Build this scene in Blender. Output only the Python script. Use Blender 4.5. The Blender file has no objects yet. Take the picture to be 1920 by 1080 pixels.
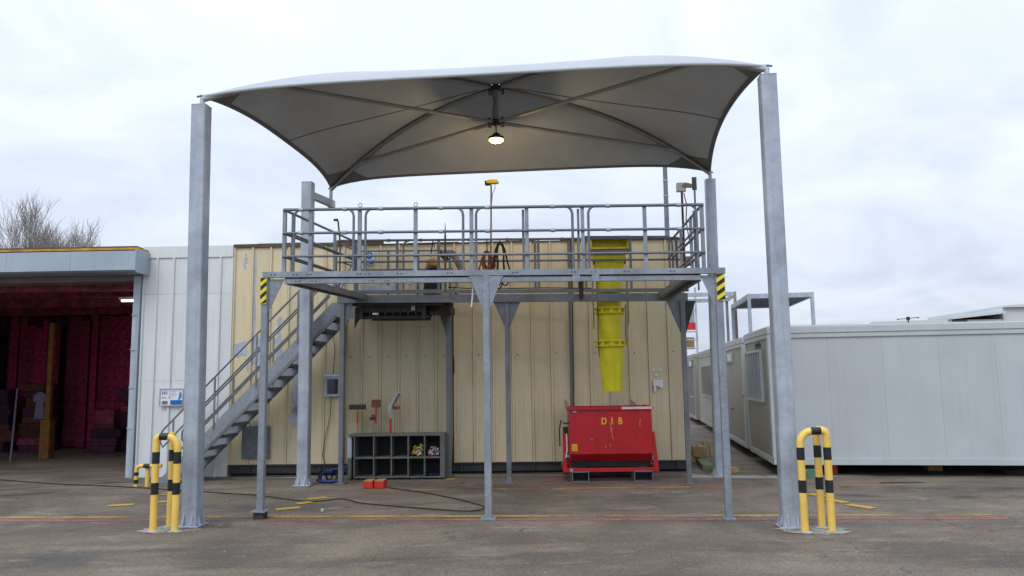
import bpy, bmesh, math, random
from mathutils import Vector, Matrix
R = math.radians
random.seed(11)
scene = bpy.context.scene
C = scene.collection

# ------------------------------------------------------------------ camera
F_PX, CAM_H, TILT, ROLL = 1420.0, 1.85, math.atan(168 / 1420.0), 0.014
cd = bpy.data.cameras.new('camera'); cam = bpy.data.objects.new('camera', cd); C.objects.link(cam)
cd.sensor_fit = 'HORIZONTAL'; cd.sensor_width = 36; cd.lens = F_PX * 36 / 1920
cd.clip_start = 0.05; cd.clip_end = 2000
cam.matrix_world = Matrix.Translation((0, 0, CAM_H)) @ Matrix.Rotation(math.pi / 2 + TILT, 4, 'X') @ Matrix.Rotation(-ROLL, 4, 'Z')
scene.camera = cam

# ------------------------------------------------------------------ sky, sun, exposure
SUN_EL, SUN_AZ = R(52), R(205)          # azimuth clockwise from +Y: behind the camera, a little left
world = bpy.data.worlds.new('World'); scene.world = world; world.use_nodes = True
wn, wl = world.node_tree.nodes, world.node_tree.links
wn.clear()
def N(nodes, t, **kw):
    n = nodes.new(t)
    for k, v in kw.items():
        if k in n.inputs: n.inputs[k].default_value = v
        else: setattr(n, k, v)
    return n
out = N(wn, 'ShaderNodeOutputWorld'); bg = N(wn, 'ShaderNodeBackground', Strength=0.105)
sky = N(wn, 'ShaderNodeTexSky', sky_type='NISHITA', sun_disc=False, sun_elevation=SUN_EL, sun_rotation=SUN_AZ)
tc = N(wn, 'ShaderNodeTexCoord')
sep = N(wn, 'ShaderNodeSeparateXYZ'); wl.new(tc.outputs['Generated'], sep.inputs[0])
den = N(wn, 'ShaderNodeMath', operation='ADD'); wl.new(sep.outputs[2], den.inputs[0]); den.inputs[1].default_value = 0.22
mx = N(wn, 'ShaderNodeMath', operation='MAXIMUM'); wl.new(den.outputs[0], mx.inputs[0]); mx.inputs[1].default_value = 0.06
div = N(wn, 'ShaderNodeVectorMath', operation='DIVIDE'); wl.new(tc.outputs['Generated'], div.inputs[0]); wl.new(mx.outputs[0], div.inputs[1])
no = N(wn, 'ShaderNodeTexNoise', Scale=1.7, Detail=7.0, Roughness=0.55, Distortion=0.6); wl.new(div.outputs[0], no.inputs['Vector'])
ramp = N(wn, 'ShaderNodeValToRGB'); wl.new(no.outputs['Fac'], ramp.inputs[0])
ramp.color_ramp.elements[0].position = 0.33; ramp.color_ramp.elements[0].color = (5.3, 5.95, 7.3, 1)
ramp.color_ramp.elements[1].position = 0.67; ramp.color_ramp.elements[1].color = (7.2, 7.75, 8.7, 1)
# an overcast vault is brighter overhead than at the horizon
up = N(wn, 'ShaderNodeMapRange'); wl.new(sep.outputs[2], up.inputs[0])
up.inputs['From Min'].default_value = 0.0; up.inputs['From Max'].default_value = 0.85
up.inputs['To Min'].default_value = 0.95; up.inputs['To Max'].default_value = 1.85
mulc = N(wn, 'ShaderNodeVectorMath', operation='MULTIPLY'); wl.new(ramp.outputs[0], mulc.inputs[0]); wl.new(up.outputs[0], mulc.inputs[1])
mixw = N(wn, 'ShaderNodeMixRGB', Fac=0.93); wl.new(sky.outputs[0], mixw.inputs[1]); wl.new(mulc.outputs[0], mixw.inputs[2])
wl.new(mixw.outputs[0], bg.inputs['Color']); wl.new(bg.outputs[0], out.inputs[0])

sd = bpy.data.lights.new('sun', 'SUN'); sd.energy = 1.3; sd.angle = R(35); sd.color = (1.0, 0.96, 0.9)
sun = bpy.data.objects.new('sun', sd); C.objects.link(sun)
sun.rotation_euler = (math.pi / 2 - SUN_EL, 0, -SUN_AZ + math.pi)
scene.view_settings.view_transform = 'Standard'; scene.view_settings.look = 'None'
scene.view_settings.exposure = 0.12; scene.view_settings.gamma = 1.0
scene.render.engine = 'CYCLES'
scene.cycles.max_bounces = 6
scene.cycles.sample_clamp_indirect = 4

# ------------------------------------------------------------------ materials
def lin(r, g, b):
    f = lambda c: ((c / 255 + 0.055) / 1.055) ** 2.4 if c > 10 else c / 255 / 12.92
    return (f(r), f(g), f(b))
MATS = {}
def pbr(name, col, rough=.6, metal=0.0, var=.18, scale=2.5, bump=0.0, bscale=60, streak=0.0, streak_col=None,
        spangle=0.0, tint=0.0, coord='Object', spots=0.0, spot_col=(.05, .04, .03), spot_scale=9, emit=None, spec=.4):
    m = bpy.data.materials.new(name); m.use_nodes = True; MATS[name] = m
    n, l = m.node_tree.nodes, m.node_tree.links
    p = n['Principled BSDF']
    p.inputs['Roughness'].default_value = rough; p.inputs['Metallic'].default_value = metal
    p.inputs['Specular IOR Level'].default_value = spec
    t = N(n, 'ShaderNodeTexCoord')
    oi = N(n, 'ShaderNodeObjectInfo')
    if coord == 'World':
        g = N(n, 'ShaderNodeNewGeometry'); vec = g.outputs['Position']
    else:
        vec = t.outputs[coord]
    cur = None
    def mix(fac, a, b, mode='MIX'):
        k = N(n, 'ShaderNodeMixRGB', blend_type=mode)
        for s, v in ((0, fac), (1, a), (2, b)):
            if hasattr(v, 'links') or hasattr(v, 'is_linked'): l.new(v, k.inputs[s])
            else: k.inputs[s].default_value = v if s == 0 else (*v, 1)
        return k.outputs[0]
    n1 = N(n, 'ShaderNodeTexNoise', Scale=scale, Detail=6.0, Roughness=.62); l.new(vec, n1.inputs['Vector'])
    r1 = N(n, 'ShaderNodeMapRange'); l.new(n1.outputs['Fac'], r1.inputs[0])
    r1.inputs['From Min'].default_value = .3; r1.inputs['From Max'].default_value = .7
    dark = tuple(c * (1 - var) for c in col); lite = tuple(min(1, c * (1 + var * .7)) for c in col)
    cur = mix(r1.outputs[0], dark, lite)
    if spangle:
        v = N(n, 'ShaderNodeTexVoronoi', Scale=26.0); l.new(vec, v.inputs['Vector'])
        bw = N(n, 'ShaderNodeRGBToBW'); l.new(v.outputs['Color'], bw.inputs[0])
        rr = N(n, 'ShaderNodeMapRange'); l.new(bw.outputs[0], rr.inputs[0])
        rr.inputs['To Min'].default_value = 1 - spangle; rr.inputs['To Max'].default_value = 1 + spangle
        cur = mix(1.0, cur, rr.outputs[0], 'MULTIPLY')
    if streak:
        mp = N(n, 'ShaderNodeMapping'); l.new(vec, mp.inputs[0]); mp.inputs['Scale'].default_value = (14, 14, .55)
        n2 = N(n, 'ShaderNodeTexNoise', Scale=1.0, Detail=5.0, Roughness=.6); l.new(mp.outputs[0], n2.inputs['Vector'])
        r2 = N(n, 'ShaderNodeMapRange'); l.new(n2.outputs['Fac'], r2.inputs[0])
        r2.inputs['From Min'].default_value = .5; r2.inputs['From Max'].default_value = .78; r2.inputs['To Max'].default_value = streak
        cur = mix(r2.outputs[0], cur, streak_col or tuple(c * .45 for c in col))
    if spots:
        n3 = N(n, 'ShaderNodeTexNoise', Scale=spot_scale, Detail=8.0, Roughness=.75); l.new(vec, n3.inputs['Vector'])
        r3 = N(n, 'ShaderNodeMapRange'); l.new(n3.outputs['Fac'], r3.inputs[0])
        r3.inputs['From Min'].default_value = .60; r3.inputs['From Max'].default_value = .68; r3.inputs['To Max'].default_value = spots
        cur = mix(r3.outputs[0], cur, spot_col)
    if tint:
        rt = N(n, 'ShaderNodeMapRange'); l.new(oi.outputs['Random'], rt.inputs[0])
        rt.inputs['To Min'].default_value = 1 - tint; rt.inputs['To Max'].default_value = 1 + tint
        cur = mix(1.0, cur, rt.outputs[0], 'MULTIPLY')
    l.new(cur, p.inputs['Base Color'])
    rg = N(n, 'ShaderNodeMapRange'); l.new(n1.outputs['Fac'], rg.inputs[0])
    rg.inputs['To Min'].default_value = max(0, rough - .12); rg.inputs['To Max'].default_value = min(1, rough + .12)
    l.new(rg.outputs[0], p.inputs['Roughness'])
    if bump:
        nb = N(n, 'ShaderNodeTexNoise', Scale=bscale, Detail=4.0); l.new(vec, nb.inputs['Vector'])
        b = N(n, 'ShaderNodeBump', Strength=bump, Distance=.01); l.new(nb.outputs['Fac'], b.inputs['Height'])
        l.new(b.outputs[0], p.inputs['Normal'])
    if emit:
        p.inputs['Emission Color'].default_value = (*emit[0], 1); p.inputs['Emission Strength'].default_value = emit[1]
    return m
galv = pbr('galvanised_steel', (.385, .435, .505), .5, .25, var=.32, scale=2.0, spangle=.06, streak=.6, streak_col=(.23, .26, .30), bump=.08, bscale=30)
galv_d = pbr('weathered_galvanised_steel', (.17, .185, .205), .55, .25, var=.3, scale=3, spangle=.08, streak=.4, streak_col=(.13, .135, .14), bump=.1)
galv_r = pbr('galvanised_tube', (.15, .17, .20), .45, .3, var=.25, scale=5, spangle=.06)
galv_p = pbr('platform_galvanised_steel', (.25, .28, .325), .5, .25, var=.25, scale=2.6, spangle=.12, streak=.3, streak_col=(.15, .165, .185), bump=.08, bscale=30)
steel_dark = pbr('dark_dirty_steel', (.05, .045, .04), .65, .3, var=.4, scale=4, bump=.2)
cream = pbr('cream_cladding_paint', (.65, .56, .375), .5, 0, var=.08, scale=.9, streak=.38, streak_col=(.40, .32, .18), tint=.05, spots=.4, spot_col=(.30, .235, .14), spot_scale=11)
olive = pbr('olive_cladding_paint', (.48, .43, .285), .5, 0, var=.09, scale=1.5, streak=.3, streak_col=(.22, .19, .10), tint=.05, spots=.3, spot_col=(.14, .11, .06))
white_clad = pbr('white_cladding_paint', (.66, .69, .70), .42, 0, var=.05, scale=1.2, streak=.25, streak_col=(.42, .42, .40), tint=.03)
bluegrey = pbr('blue_grey_paint', (.40, .44, .52), .55, 0, var=.15, scale=5)
shutter_m = pbr('blue_grey_shutter_box_paint', (.33, .40, .46), .38, .1, var=.12, scale=1.0, streak=.3, streak_col=(.22, .26, .3))
rust = pbr('rusty_brown_trim', (.11, .075, .05), .8, 0, var=.4, scale=2.5, spots=.9, spot_col=(.36, .13, .035), spot_scale=1.6)
lichen = pbr('orange_lichen_gutter', (.50, .25, .04), .85, 0, var=.5, scale=2, spots=.8, spot_col=(.25, .16, .11), spot_scale=1.5)
plinth_m = pbr('black_plinth_steel', (.045, .045, .047), .6, .1, var=.4, scale=3, spots=.5, spot_col=(.1, .09, .08))
yellow_p = pbr('yellow_guard_paint', (.80, .54, .12), .45, 0, var=.10, scale=4, streak=.35, streak_col=(.50, .33, .09), spots=.45, spot_col=(.30, .22, .10), spot_scale=14)
black_p = pbr('black_band_paint', (.018, .018, .02), .42, 0, var=.4, scale=9, spots=.35, spot_col=(.30, .22, .08), spot_scale=13)
haz_y = pbr('hazard_yellow', (.78, .66, .03), .45, 0, var=.05, scale=6)
chute_y = pbr('chute_yellow_plastic', (.64, .56, .004), .42, 0, var=.16, scale=4, streak=.5, streak_col=(.38, .30, .02), spots=.3, spot_col=(.25, .2, .03), spec=.5)
red_p = pbr('red_skip_paint', (.45, .011, .018), .42, 0, var=.16, scale=2.5, streak=.65, streak_col=(.25, .02, .022), spots=.7, spot_col=(.10, .02, .02), spot_scale=11, bump=.1, bscale=12)
red_pl = pbr('red_plastic', (.55, .03, .02), .5, 0, var=.2, scale=8)
cab_w = pbr('cabin_light_grey_paint', (.45, .485, .51), .4, 0, var=.07, scale=1.0, streak=.18, streak_col=(.30, .32, .33), tint=.03, bump=.15, bscale=2.5)
cab_f = pbr('cabin_frame_paint', (.46, .50, .52), .42, 0, var=.08, scale=2, streak=.2, streak_col=(.34, .34, .33))
cab_shade = pbr('cabin_shaded_beige_paint', (.29, .28, .24), .45, 0, var=.08, scale=2, streak=.2)  # same cabin paint, with the shade on the end walls put into its colour
glass_d = pbr('dark_window_glass', (.02, .024, .028), .12, 0, var=.2, scale=2, spec=.6)
rust_r = pbr('rusty_post_steel', (.34, .27, .22), .75, .1, var=.3, scale=4, spots=.8, spot_col=(.32, .11, .05), spot_scale=5)
shelf_m = pbr('scuffed_grey_steel', (.135, .138, .135), .6, .15, var=.35, scale=5, spots=.7, spot_col=(.24, .25, .25), spot_scale=10)
shelf_dk = pbr('black_shelf_inside_and_skip_shade', (.02, .02, .02), .7, 0, var=.4, scale=4)
wood = pbr('weathered_wood', (.42, .28, .13), .8, 0, var=.35, scale=9, bump=.3)
wood_y = pbr('yellow_painted_wood', (.55, .40, .06), .7, 0, var=.3, scale=9)
wood_g = pbr('mossy_green_wood', (.16, .20, .10), .85, 0, var=.3, scale=7, bump=.3)
green_b = pbr('green_painted_block', (.09, .22, .12), .7, 0, var=.3, scale=8)
handle_w = pbr('wooden_handle', (.33, .26, .17), .7, 0, var=.25, scale=12)
bristle_d = pbr('dark_bristles', (.06, .055, .045), .95, 0, var=.5, scale=40, bump=.8, bscale=120)
bristle_b = pbr('brown_bristles', (.20, .085, .05), .95, 0, var=.5, scale=40, bump=.8, bscale=120)
metal_l = pbr('bare_aluminium', (.45, .46, .47), .4, .6, var=.2, scale=8)
rubber = pbr('black_rubber', (.015, .015, .016), .6, 0, var=.3, scale=8)
hose_r = pbr('red_brown_hose', (.20, .05, .035), .6, 0, var=.3, scale=20)
hose_g = pbr('grey_ribbed_hose', (.26, .25, .235), .7, 0, var=.3, scale=10)
drum_m = pbr('black_plastic_drum', (.02, .022, .025), .4, 0, var=.4, scale=5)
orange_pl = pbr('orange_plastic', (.62, .27, .05), .5, 0, var=.2, scale=6)
white_pl = pbr('white_plastic', (.72, .73, .74), .5, 0, var=.08, scale=5)
blue_pl = pbr('blue_plastic', (.012, .025, .17), .45, 0, var=.2, scale=7)
blue_sign = pbr('blue_sign_face', (.005, .13, .42), .4, 0, var=.1, scale=6)
blue_sign2 = pbr('bright_blue_print', (.01, .24, .52), .4, 0, var=.1, scale=6)
grey_print = pbr('grey_print', (.14, .16, .18), .5, 0, var=.3, scale=10)
navy_print = pbr('navy_print', (.02, .03, .10), .5, 0)
paper = pbr('white_paper', (.72, .73, .78), .7, 0, var=.08, scale=8)
yel_print = pbr('yellow_print', (.75, .45, .02), .6, 0, var=.3, scale=40, spots=.7, spot_col=(.5, .03, .03), spot_scale=60)
scratch_m = pbr('bare_scratch', (.72, .55, .50), .6, 0)
bark = pbr('grey_brown_bark', (.29, .26, .24), .9, 0, var=.3, scale=3)
concrete = pbr('pale_concrete', (.36, .35, .31), .9, 0, var=.35, scale=7, bump=.4, bscale=50, coord='World')
maroon = pbr('dark_noise_maroon', (.20, .012, .050), .9, 0, var=.95, scale=10.0, spots=.9, spot_col=(.004, .004, .012), spot_scale=3.2, tint=.45)
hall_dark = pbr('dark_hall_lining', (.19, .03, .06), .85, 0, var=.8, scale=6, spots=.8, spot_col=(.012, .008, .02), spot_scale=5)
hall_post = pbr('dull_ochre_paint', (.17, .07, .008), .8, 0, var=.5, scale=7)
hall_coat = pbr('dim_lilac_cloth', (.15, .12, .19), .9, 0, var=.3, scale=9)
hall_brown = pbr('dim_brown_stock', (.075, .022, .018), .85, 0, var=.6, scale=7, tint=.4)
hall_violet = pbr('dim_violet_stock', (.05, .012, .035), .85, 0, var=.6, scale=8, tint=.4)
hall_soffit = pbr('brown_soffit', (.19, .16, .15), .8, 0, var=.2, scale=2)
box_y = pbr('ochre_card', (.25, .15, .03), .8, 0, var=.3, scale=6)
stone_m = pbr('pale_grit', (.24, .22, .20), .9, 0, var=.4, scale=20, tint=.4)
cable_m = pbr('black_cable', (.012, .011, .011), .55, 0)
far_w = pbr('far_white_cladding', (.58, .61, .63), .6, 0, var=.05, scale=.5)
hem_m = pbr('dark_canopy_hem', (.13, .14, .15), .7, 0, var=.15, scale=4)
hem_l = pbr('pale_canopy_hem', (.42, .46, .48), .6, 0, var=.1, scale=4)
alu = pbr('canopy_aluminium_tube', (.30, .295, .28), .45, .3, var=.12, scale=3)
hub_m = pbr('dark_hub_iron', (.04, .038, .035), .5, .3, var=.3, scale=10)
cab_lamp = pbr('tube_lamp_glass', (.9, .9, .8), .3, 0, emit=((1, .93, .75), 5))
lens_m = pbr('lit_lamp_lens', (.9, .8, .5), .3, 0, var=.02, emit=((1.0, .70, .20), 3.2))

# canopy membrane: PVC cloth that lets a little light through
def membrane_material():
    m = bpy.data.materials.new('pvc_membrane'); m.use_nodes = True
    n, l = m.node_tree.nodes, m.node_tree.links
    p = n['Principled BSDF']; o = n['Material Output']
    t = N(n, 'ShaderNodeTexCoord')
    n1 = N(n, 'ShaderNodeTexNoise', Scale=1.1, Detail=5.0); l.new(t.outputs['Object'], n1.inputs['Vector'])
    k = N(n, 'ShaderNodeMixRGB'); l.new(n1.outputs['Fac'], k.inputs[0])
    k.inputs[1].default_value = (.37, .395, .44, 1); k.inputs[2].default_value = (.45, .475, .52, 1)
    l.new(k.outputs[0], p.inputs['Base Color']); p.inputs['Roughness'].default_value = .45
    tr = N(n, 'ShaderNodeBsdfTranslucent'); tr.inputs['Color'].default_value = (.75, .72, .68, 1)
    mxs = N(n, 'ShaderNodeMixShader', Fac=.055); l.new(p.outputs[0], mxs.inputs[1]); l.new(tr.outputs[0], mxs.inputs[2])
    l.new(mxs.outputs[0], o.inputs[0])
    return m
membrane = membrane_material()
underside_shade = pbr('shaded_canopy_underside', (.35, .395, .45), .5, 0, var=.14, scale=1.4, bump=.25, bscale=5)  # shade below the canopy put into the colour of an extra underside sheet

def asphalt_material():
    m = bpy.data.materials.new('worn_asphalt'); m.use_nodes = True
    n, l = m.node_tree.nodes, m.node_tree.links
    p = n['Principled BSDF']
    g = N(n, 'ShaderNodeNewGeometry'); pos = g.outputs['Position']
    def noise(scale, det=6, rough=.6, dist=0.0, stretch=None):
        k = N(n, 'ShaderNodeTexNoise', Scale=scale, Detail=float(det), Roughness=rough, Distortion=dist)
        if stretch:
            mp = N(n, 'ShaderNodeMapping'); l.new(pos, mp.inputs[0]); mp.inputs['Scale'].default_value = stretch
            l.new(mp.outputs[0], k.inputs['Vector'])
        else: l.new(pos, k.inputs['Vector'])
        return k.outputs['Fac']
    def rng(v, a, b, c=0, d=1):
        k = N(n, 'ShaderNodeMapRange'); l.new(v, k.inputs[0])
        for i, x in zip(('From Min', 'From Max', 'To Min', 'To Max'), (a, b, c, d)): k.inputs[i].default_value = x
        return k.outputs[0]
    def mix(f, a, b, mode='MIX'):
        k = N(n, 'ShaderNodeMixRGB', blend_type=mode)
        for s, v in ((0, f), (1, a), (2, b)):
            if hasattr(v, 'is_linked'): l.new(v, k.inputs[s])
            else: k.inputs[s].default_value = v if s == 0 else (*v, 1)
        return k.outputs[0]
    c = mix(rng(noise(.45, 5, .6, .8), .35, .65), (.102, .082, .063), (.190, .155, .118))
    c = mix(rng(noise(.9, 6, .65, .5, (.35, 1.3, 1)),   .48, .66, 0, .7), c, (.058, .057, .053))      # tyre-dark drifts
    c = mix(rng(noise(1.6, 7, .7, .3, (.6, 1.6, 1)), .54, .70, 0, .6), c, (.275, .24, .20))      # pale dusty drifts
    c = mix(rng(noise(3.2, 6, .75), .66, .74, 0, .7), c, (.045, .04, .038))                         # oil spots
    vo = N(n, 'ShaderNodeTexVoronoi', Scale=95.0); l.new(pos, vo.inputs['Vector'])
    bw = N(n, 'ShaderNodeRGBToBW'); l.new(vo.outputs['Color'], bw.inputs[0])
    c = mix(1.0, c, rng(bw.outputs[0], 0, 1, .55, 1.5), 'MULTIPLY')                                # aggregate
    c = mix(rng(noise(140, 2, .5), .70, .76, 0, .6), c, (.30, .28, .26))                            # light chips
    c = mix(1.0, c, rng(noise(24, 5, .8), .3, .7, .72, 1.28), 'MULTIPLY')                            # coarse stone
    ds = N(n, 'ShaderNodeTexNoise', Scale=2.5, Detail=5.0); l.new(pos, ds.inputs['Vector'])
    dv = N(n, 'ShaderNodeVectorMath', operation='MULTIPLY_ADD'); l.new(ds.outputs['Color'], dv.inputs[0]); dv.inputs[1].default_value = (.9, .9, 0); l.new(pos, dv.inputs[2])
    ck = N(n, 'ShaderNodeTexVoronoi', Scale=.33, feature='DISTANCE_TO_EDGE'); l.new(dv.outputs[0], ck.inputs['Vector'])
    crk = rng(ck.outputs['Distance'], .0015, .006, 1, 0)
    gate = rng(noise(.5, 3), .5, .6, 0, .75)
    cg = N(n, 'ShaderNodeMath', operation='MULTIPLY'); l.new(crk, cg.inputs[0]); l.new(gate, cg.inputs[1])
    c = mix(cg.outputs[0], c, (.035, .03, .027))                                                    # hairline cracks
    l.new(c, p.inputs['Base Color'])
    l.new(rng(noise(2.2, 4), .3, .7, .62, .9), p.inputs['Roughness'])
    p.inputs['Specular IOR Level'].default_value = .35
    hb = N(n, 'ShaderNodeMath', operation='ADD'); l.new(rng(noise(120, 3), 0, 1), hb.inputs[0]); l.new(rng(noise(6, 5), 0, 1, 0, 2.0), hb.inputs[1])
    b = N(n, 'ShaderNodeBump', Strength=.45, Distance=.006); l.new(hb.outputs[0], b.inputs['Height']); l.new(b.outputs[0], p.inputs['Normal'])
    return m
asphalt = asphalt_material()

def paint_material(name, col, keep=.5, rough=.7, amax=.92, sc=.9):
    """Worn road paint: bare asphalt shows through where a noise has rubbed it away."""
    m = bpy.data.materials.new(name); m.use_nodes = True
    n, l = m.node_tree.nodes, m.node_tree.links
    p = n['Principled BSDF']; o = n['Material Output']; p.inputs['Roughness'].default_value = rough
    g = N(n, 'ShaderNodeNewGeometry'); pos = g.outputs['Position']
    a = N(n, 'ShaderNodeTexNoise', Scale=sc, Detail=8.0, Roughness=.72); l.new(pos, a.inputs['Vector'])
    b = N(n, 'ShaderNodeTexNoise', Scale=38.0, Detail=3.0); l.new(pos, b.inputs['Vector'])
    s = N(n, 'ShaderNodeMath', operation='MULTIPLY_ADD'); l.new(b.outputs['Fac'], s.inputs[0]); s.inputs[1].default_value = .35; l.new(a.outputs['Fac'], s.inputs[2])
    r = N(n, 'ShaderNodeMapRange'); l.new(s.outputs[0], r.inputs[0])
    r.inputs['From Min'].default_value = .72 - .28 * keep + .02; r.inputs['From Max'].default_value = .90 - .28 * keep; r.inputs['To Max'].default_value = amax
    k = N(n, 'ShaderNodeMixRGB'); l.new(b.outputs['Fac'], k.inputs[0]); k.inputs[1].default_value = (*[c * .55 for c in col], 1); k.inputs[2].default_value = (*col, 1)
    l.new(k.outputs[0], p.inputs['Base Color'])
    tr = N(n, 'ShaderNodeBsdfTransparent'); mxs = N(n, 'ShaderNodeMixShader')
    l.new(r.outputs[0], mxs.inputs[0]); l.new(tr.outputs[0], mxs.inputs[1]); l.new(p.outputs[0], mxs.inputs[2]); l.new(mxs.outputs[0], o.inputs[0])
    return m
line_y = paint_material('worn_yellow_line_paint', (.56, .36, .07), .58)
line_r = paint_material('worn_red_line_paint', (.52, .15, .15), .58)
line_w = paint_material('worn_pale_line_paint', (.48, .44, .38), .25)
dash_y = paint_material('yellow_dash_paint', (.66, .40, .05), .95)
con_p = paint_material('cement_smear', (.40, .39, .34), .75)
damp_p = paint_material('dark_damp_patch', (.035, .032, .03), .8, .35)

oil_p = paint_material('oil_soaked_patch', (.05, .043, .038), .55, .5, .55, 2.5)
tyre_p = paint_material('tyre_rubber_film', (.055, .048, .043), .45, .75, .35, 1.4)
grime_p = paint_material('speckled_grime', (.24, .18, .10), .36, .8, .4, 16)
# ------------------------------------------------------------------ mesh helpers
class MB:
    def __init__(s): s.v = []; s.f = []
    def add(s, vs, fs):
        o = len(s.v); s.v += [tuple(v) for v in vs]; s.f += [tuple(i + o for i in f) for f in fs]; return s
    def box(s, x0, x1, y0, y1, z0, z1):
        return s.add([(x0, y0, z0), (x1, y0, z0), (x1, y1, z0), (x0, y1, z0), (x0, y0, z1), (x1, y0, z1), (x1, y1, z1), (x0, y1, z1)],
                     [(0, 3, 2, 1), (4, 5, 6, 7), (0, 1, 5, 4), (1, 2, 6, 5), (2, 3, 7, 6), (3, 0, 4, 7)])
    def prism(s, poly, axis, a, b):
        """poly: 2D outline; axis 'y': (x,z) swept from y=a to y=b; 'z': (x,y); 'x': (y,z)"""
        mk = {'y': lambda p, t: (p[0], t, p[1]), 'z': lambda p, t: (p[0], p[1], t), 'x': lambda p, t: (t, p[0], p[1])}[axis]
        n = len(poly)
        vs = [mk(p, a) for p in poly] + [mk(p, b) for p in poly]
        fs = [tuple(range(n)), tuple(range(2 * n - 1, n - 1, -1))] + [(i, i + n, (i + 1) % n + n, (i + 1) % n) for i in range(n)]
        return s.add(vs, fs)
    def cyl(s, p0, p1, r0, r1=None, n=10, caps=True):
        return s.tube([p0, p1], [r0, r0 if r1 is None else r1], n, caps)
    def tube(s, path, r, n=8, caps=True, closed=False):
        P = [Vector(p) for p in path]; m = len(P)
        rs = r if isinstance(r, (list, tuple)) else [r] * m
        T = []
        for i in range(m):
            a = P[(i - 1) % m] if closed or i > 0 else P[i]; b = P[(i + 1) % m] if closed or i < m - 1 else P[i]
            d = b - a; T.append(d.normalized() if d.length > 1e-9 else Vector((0, 0, 1)))
        u = T[0].orthogonal().normalized(); vs = []; fs = []
        for i in range(m):
            u = (u - T[i] * u.dot(T[i])); u = u.normalized() if u.length > 1e-6 else T[i].orthogonal().normalized()
            w = T[i].cross(u)
            for k in range(n):
                a = 2 * math.pi * k / n
                vs.append(P[i] + (u * math.cos(a) + w * math.sin(a)) * rs[i])
        for i in range(m if closed else m - 1):
            j = (i + 1) % m
            for k in range(n):
                k2 = (k + 1) % n
                fs.append((i * n + k, i * n + k2, j * n + k2, j * n + k))
        if caps and not closed:
            fs.append(tuple(range(n - 1, -1, -1))); fs.append(tuple((m - 1) * n + k for k in range(n)))
        return s.add(vs, fs)
    def lathe(s, prof, c=(0, 0), n=20, caps=True):
        vs = []; fs = []
        for r, z in prof:
            for k in range(n):
                a = 2 * math.pi * k / n; vs.append((c[0] + r * math.cos(a), c[1] + r * math.sin(a), z))
        m = len(prof)
        for i in range(m - 1):
            for k in range(n):
                fs.append((i * n + k, i * n + (k + 1) % n, (i + 1) * n + (k + 1) % n, (i + 1) * n + k))
        if caps:
            fs.append(tuple(range(n - 1, -1, -1))); fs.append(tuple((m - 1) * n + k for k in range(n)))
        return s.add(vs, fs)
    def rcol(s, w, d, z0, z1, r=.02, top=(0, 0), c=(0, 0)):
        """box-section column with rounded corners; top shifts the upper end (lean)"""
        pts = []
        for cx, cy, a0 in ((1, 1, 0), (-1, 1, 90), (-1, -1, 180), (1, -1, 270)):
            for k in range(4):
                a = R(a0 + 30 * k); pts.append((cx * (w / 2 - r) + r * math.cos(a), cy * (d / 2 - r) + r * math.sin(a)))
        n = len(pts)
        vs = [(c[0] + x, c[1] + y, z0) for x, y in pts] + [(c[0] + x + top[0], c[1] + y + top[1], z1) for x, y in pts]
        return s.add(vs, [tuple(range(n - 1, -1, -1)), tuple(range(n, 2 * n))] + [(i, (i + 1) % n, (i + 1) % n + n, i + n) for i in range(n)])
    def beam(s, p0, p1, w, h):
        a, b = Vector(p0), Vector(p1); d = (b - a).normalized(); u = Vector((0, 0, 1)).cross(d).normalized() * w / 2; v = d.cross(u).normalized() * h / 2
        vs = [q + i * u + j * v for q in (a, b) for i, j in ((-1, -1), (1, -1), (1, 1), (-1, 1))]
        return s.add(vs, [(0, 3, 2, 1), (4, 5, 6, 7), (0, 1, 5, 4), (1, 2, 6, 5), (2, 3, 7, 6), (3, 0, 4, 7)])
    def build(s, name, mat, parent=None, smooth=False, warp=None, bevel=0):
        me = bpy.data.meshes.new(name)
        vs = [warp(*v) for v in s.v] if warp else s.v
        me.from_pydata(vs, [], s.f); me.update()
        bm = bmesh.new(); bm.from_mesh(me); bmesh.ops.recalc_face_normals(bm, faces=bm.faces); bm.to_mesh(me); bm.free()
        if smooth: me.shade_smooth(); me.set_sharp_from_angle(angle=R(40))
        me.materials.append(mat)
        return link(name, me, parent, bevel)
def link(name, me, parent=None, bevel=0):
    o = bpy.data.objects.new(name, me); C.objects.link(o); o.parent = parent
    if bevel:
        b = o.modifiers.new('bevel', 'BEVEL'); b.width = bevel; b.segments = 2; b.limit_method = 'ANGLE'; b.angle_limit = R(40)
    return o
def empty(name, loc=(0, 0, 0), rz=0, parent=None):
    o = bpy.data.objects.new(name, None); C.objects.link(o); o.location = loc; o.rotation_euler = (0, 0, rz)
    o.empty_display_size = .1
    return o
def tag(o, label, cat, group=None):
    o['label'] = label; o['category'] = cat
    if group: o['group'] = group
    return o
def struct(o): o['kind'] = 'structure'; return o
def arc(c, r, a0, a1, n, plane='xz'):
    pts = []
    for i in range(n + 1):
        a = R(a0 + (a1 - a0) * i / n)
        pts.append((c[0] + r * math.cos(a), c[1], c[2] + r * math.sin(a)) if plane == 'xz' else (c[0], c[1] + r * math.cos(a), c[2] + r * math.sin(a)))
    return pts
WALL_O, WALL_R = (-5.65, 15.23, 0), R(-1.6)
PLAT_O, PLAT_R = (-3.46, 10.57, 0), R(-5.2)
CAB_O, CAB_R = (4.735, 14.10, 0), R(-8.4)
def in_frame(o, a, p):
    c, s = math.cos(a), math.sin(a)
    return (o[0] + p[0] * c - p[1] * s, o[1] + p[0] * s + p[1] * c, p[2] if len(p) > 2 else 0)
def wall_empty(name, x, y, z=0): return empty(name, in_frame(WALL_O, WALL_R, (x, y, z)), WALL_R)
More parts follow.
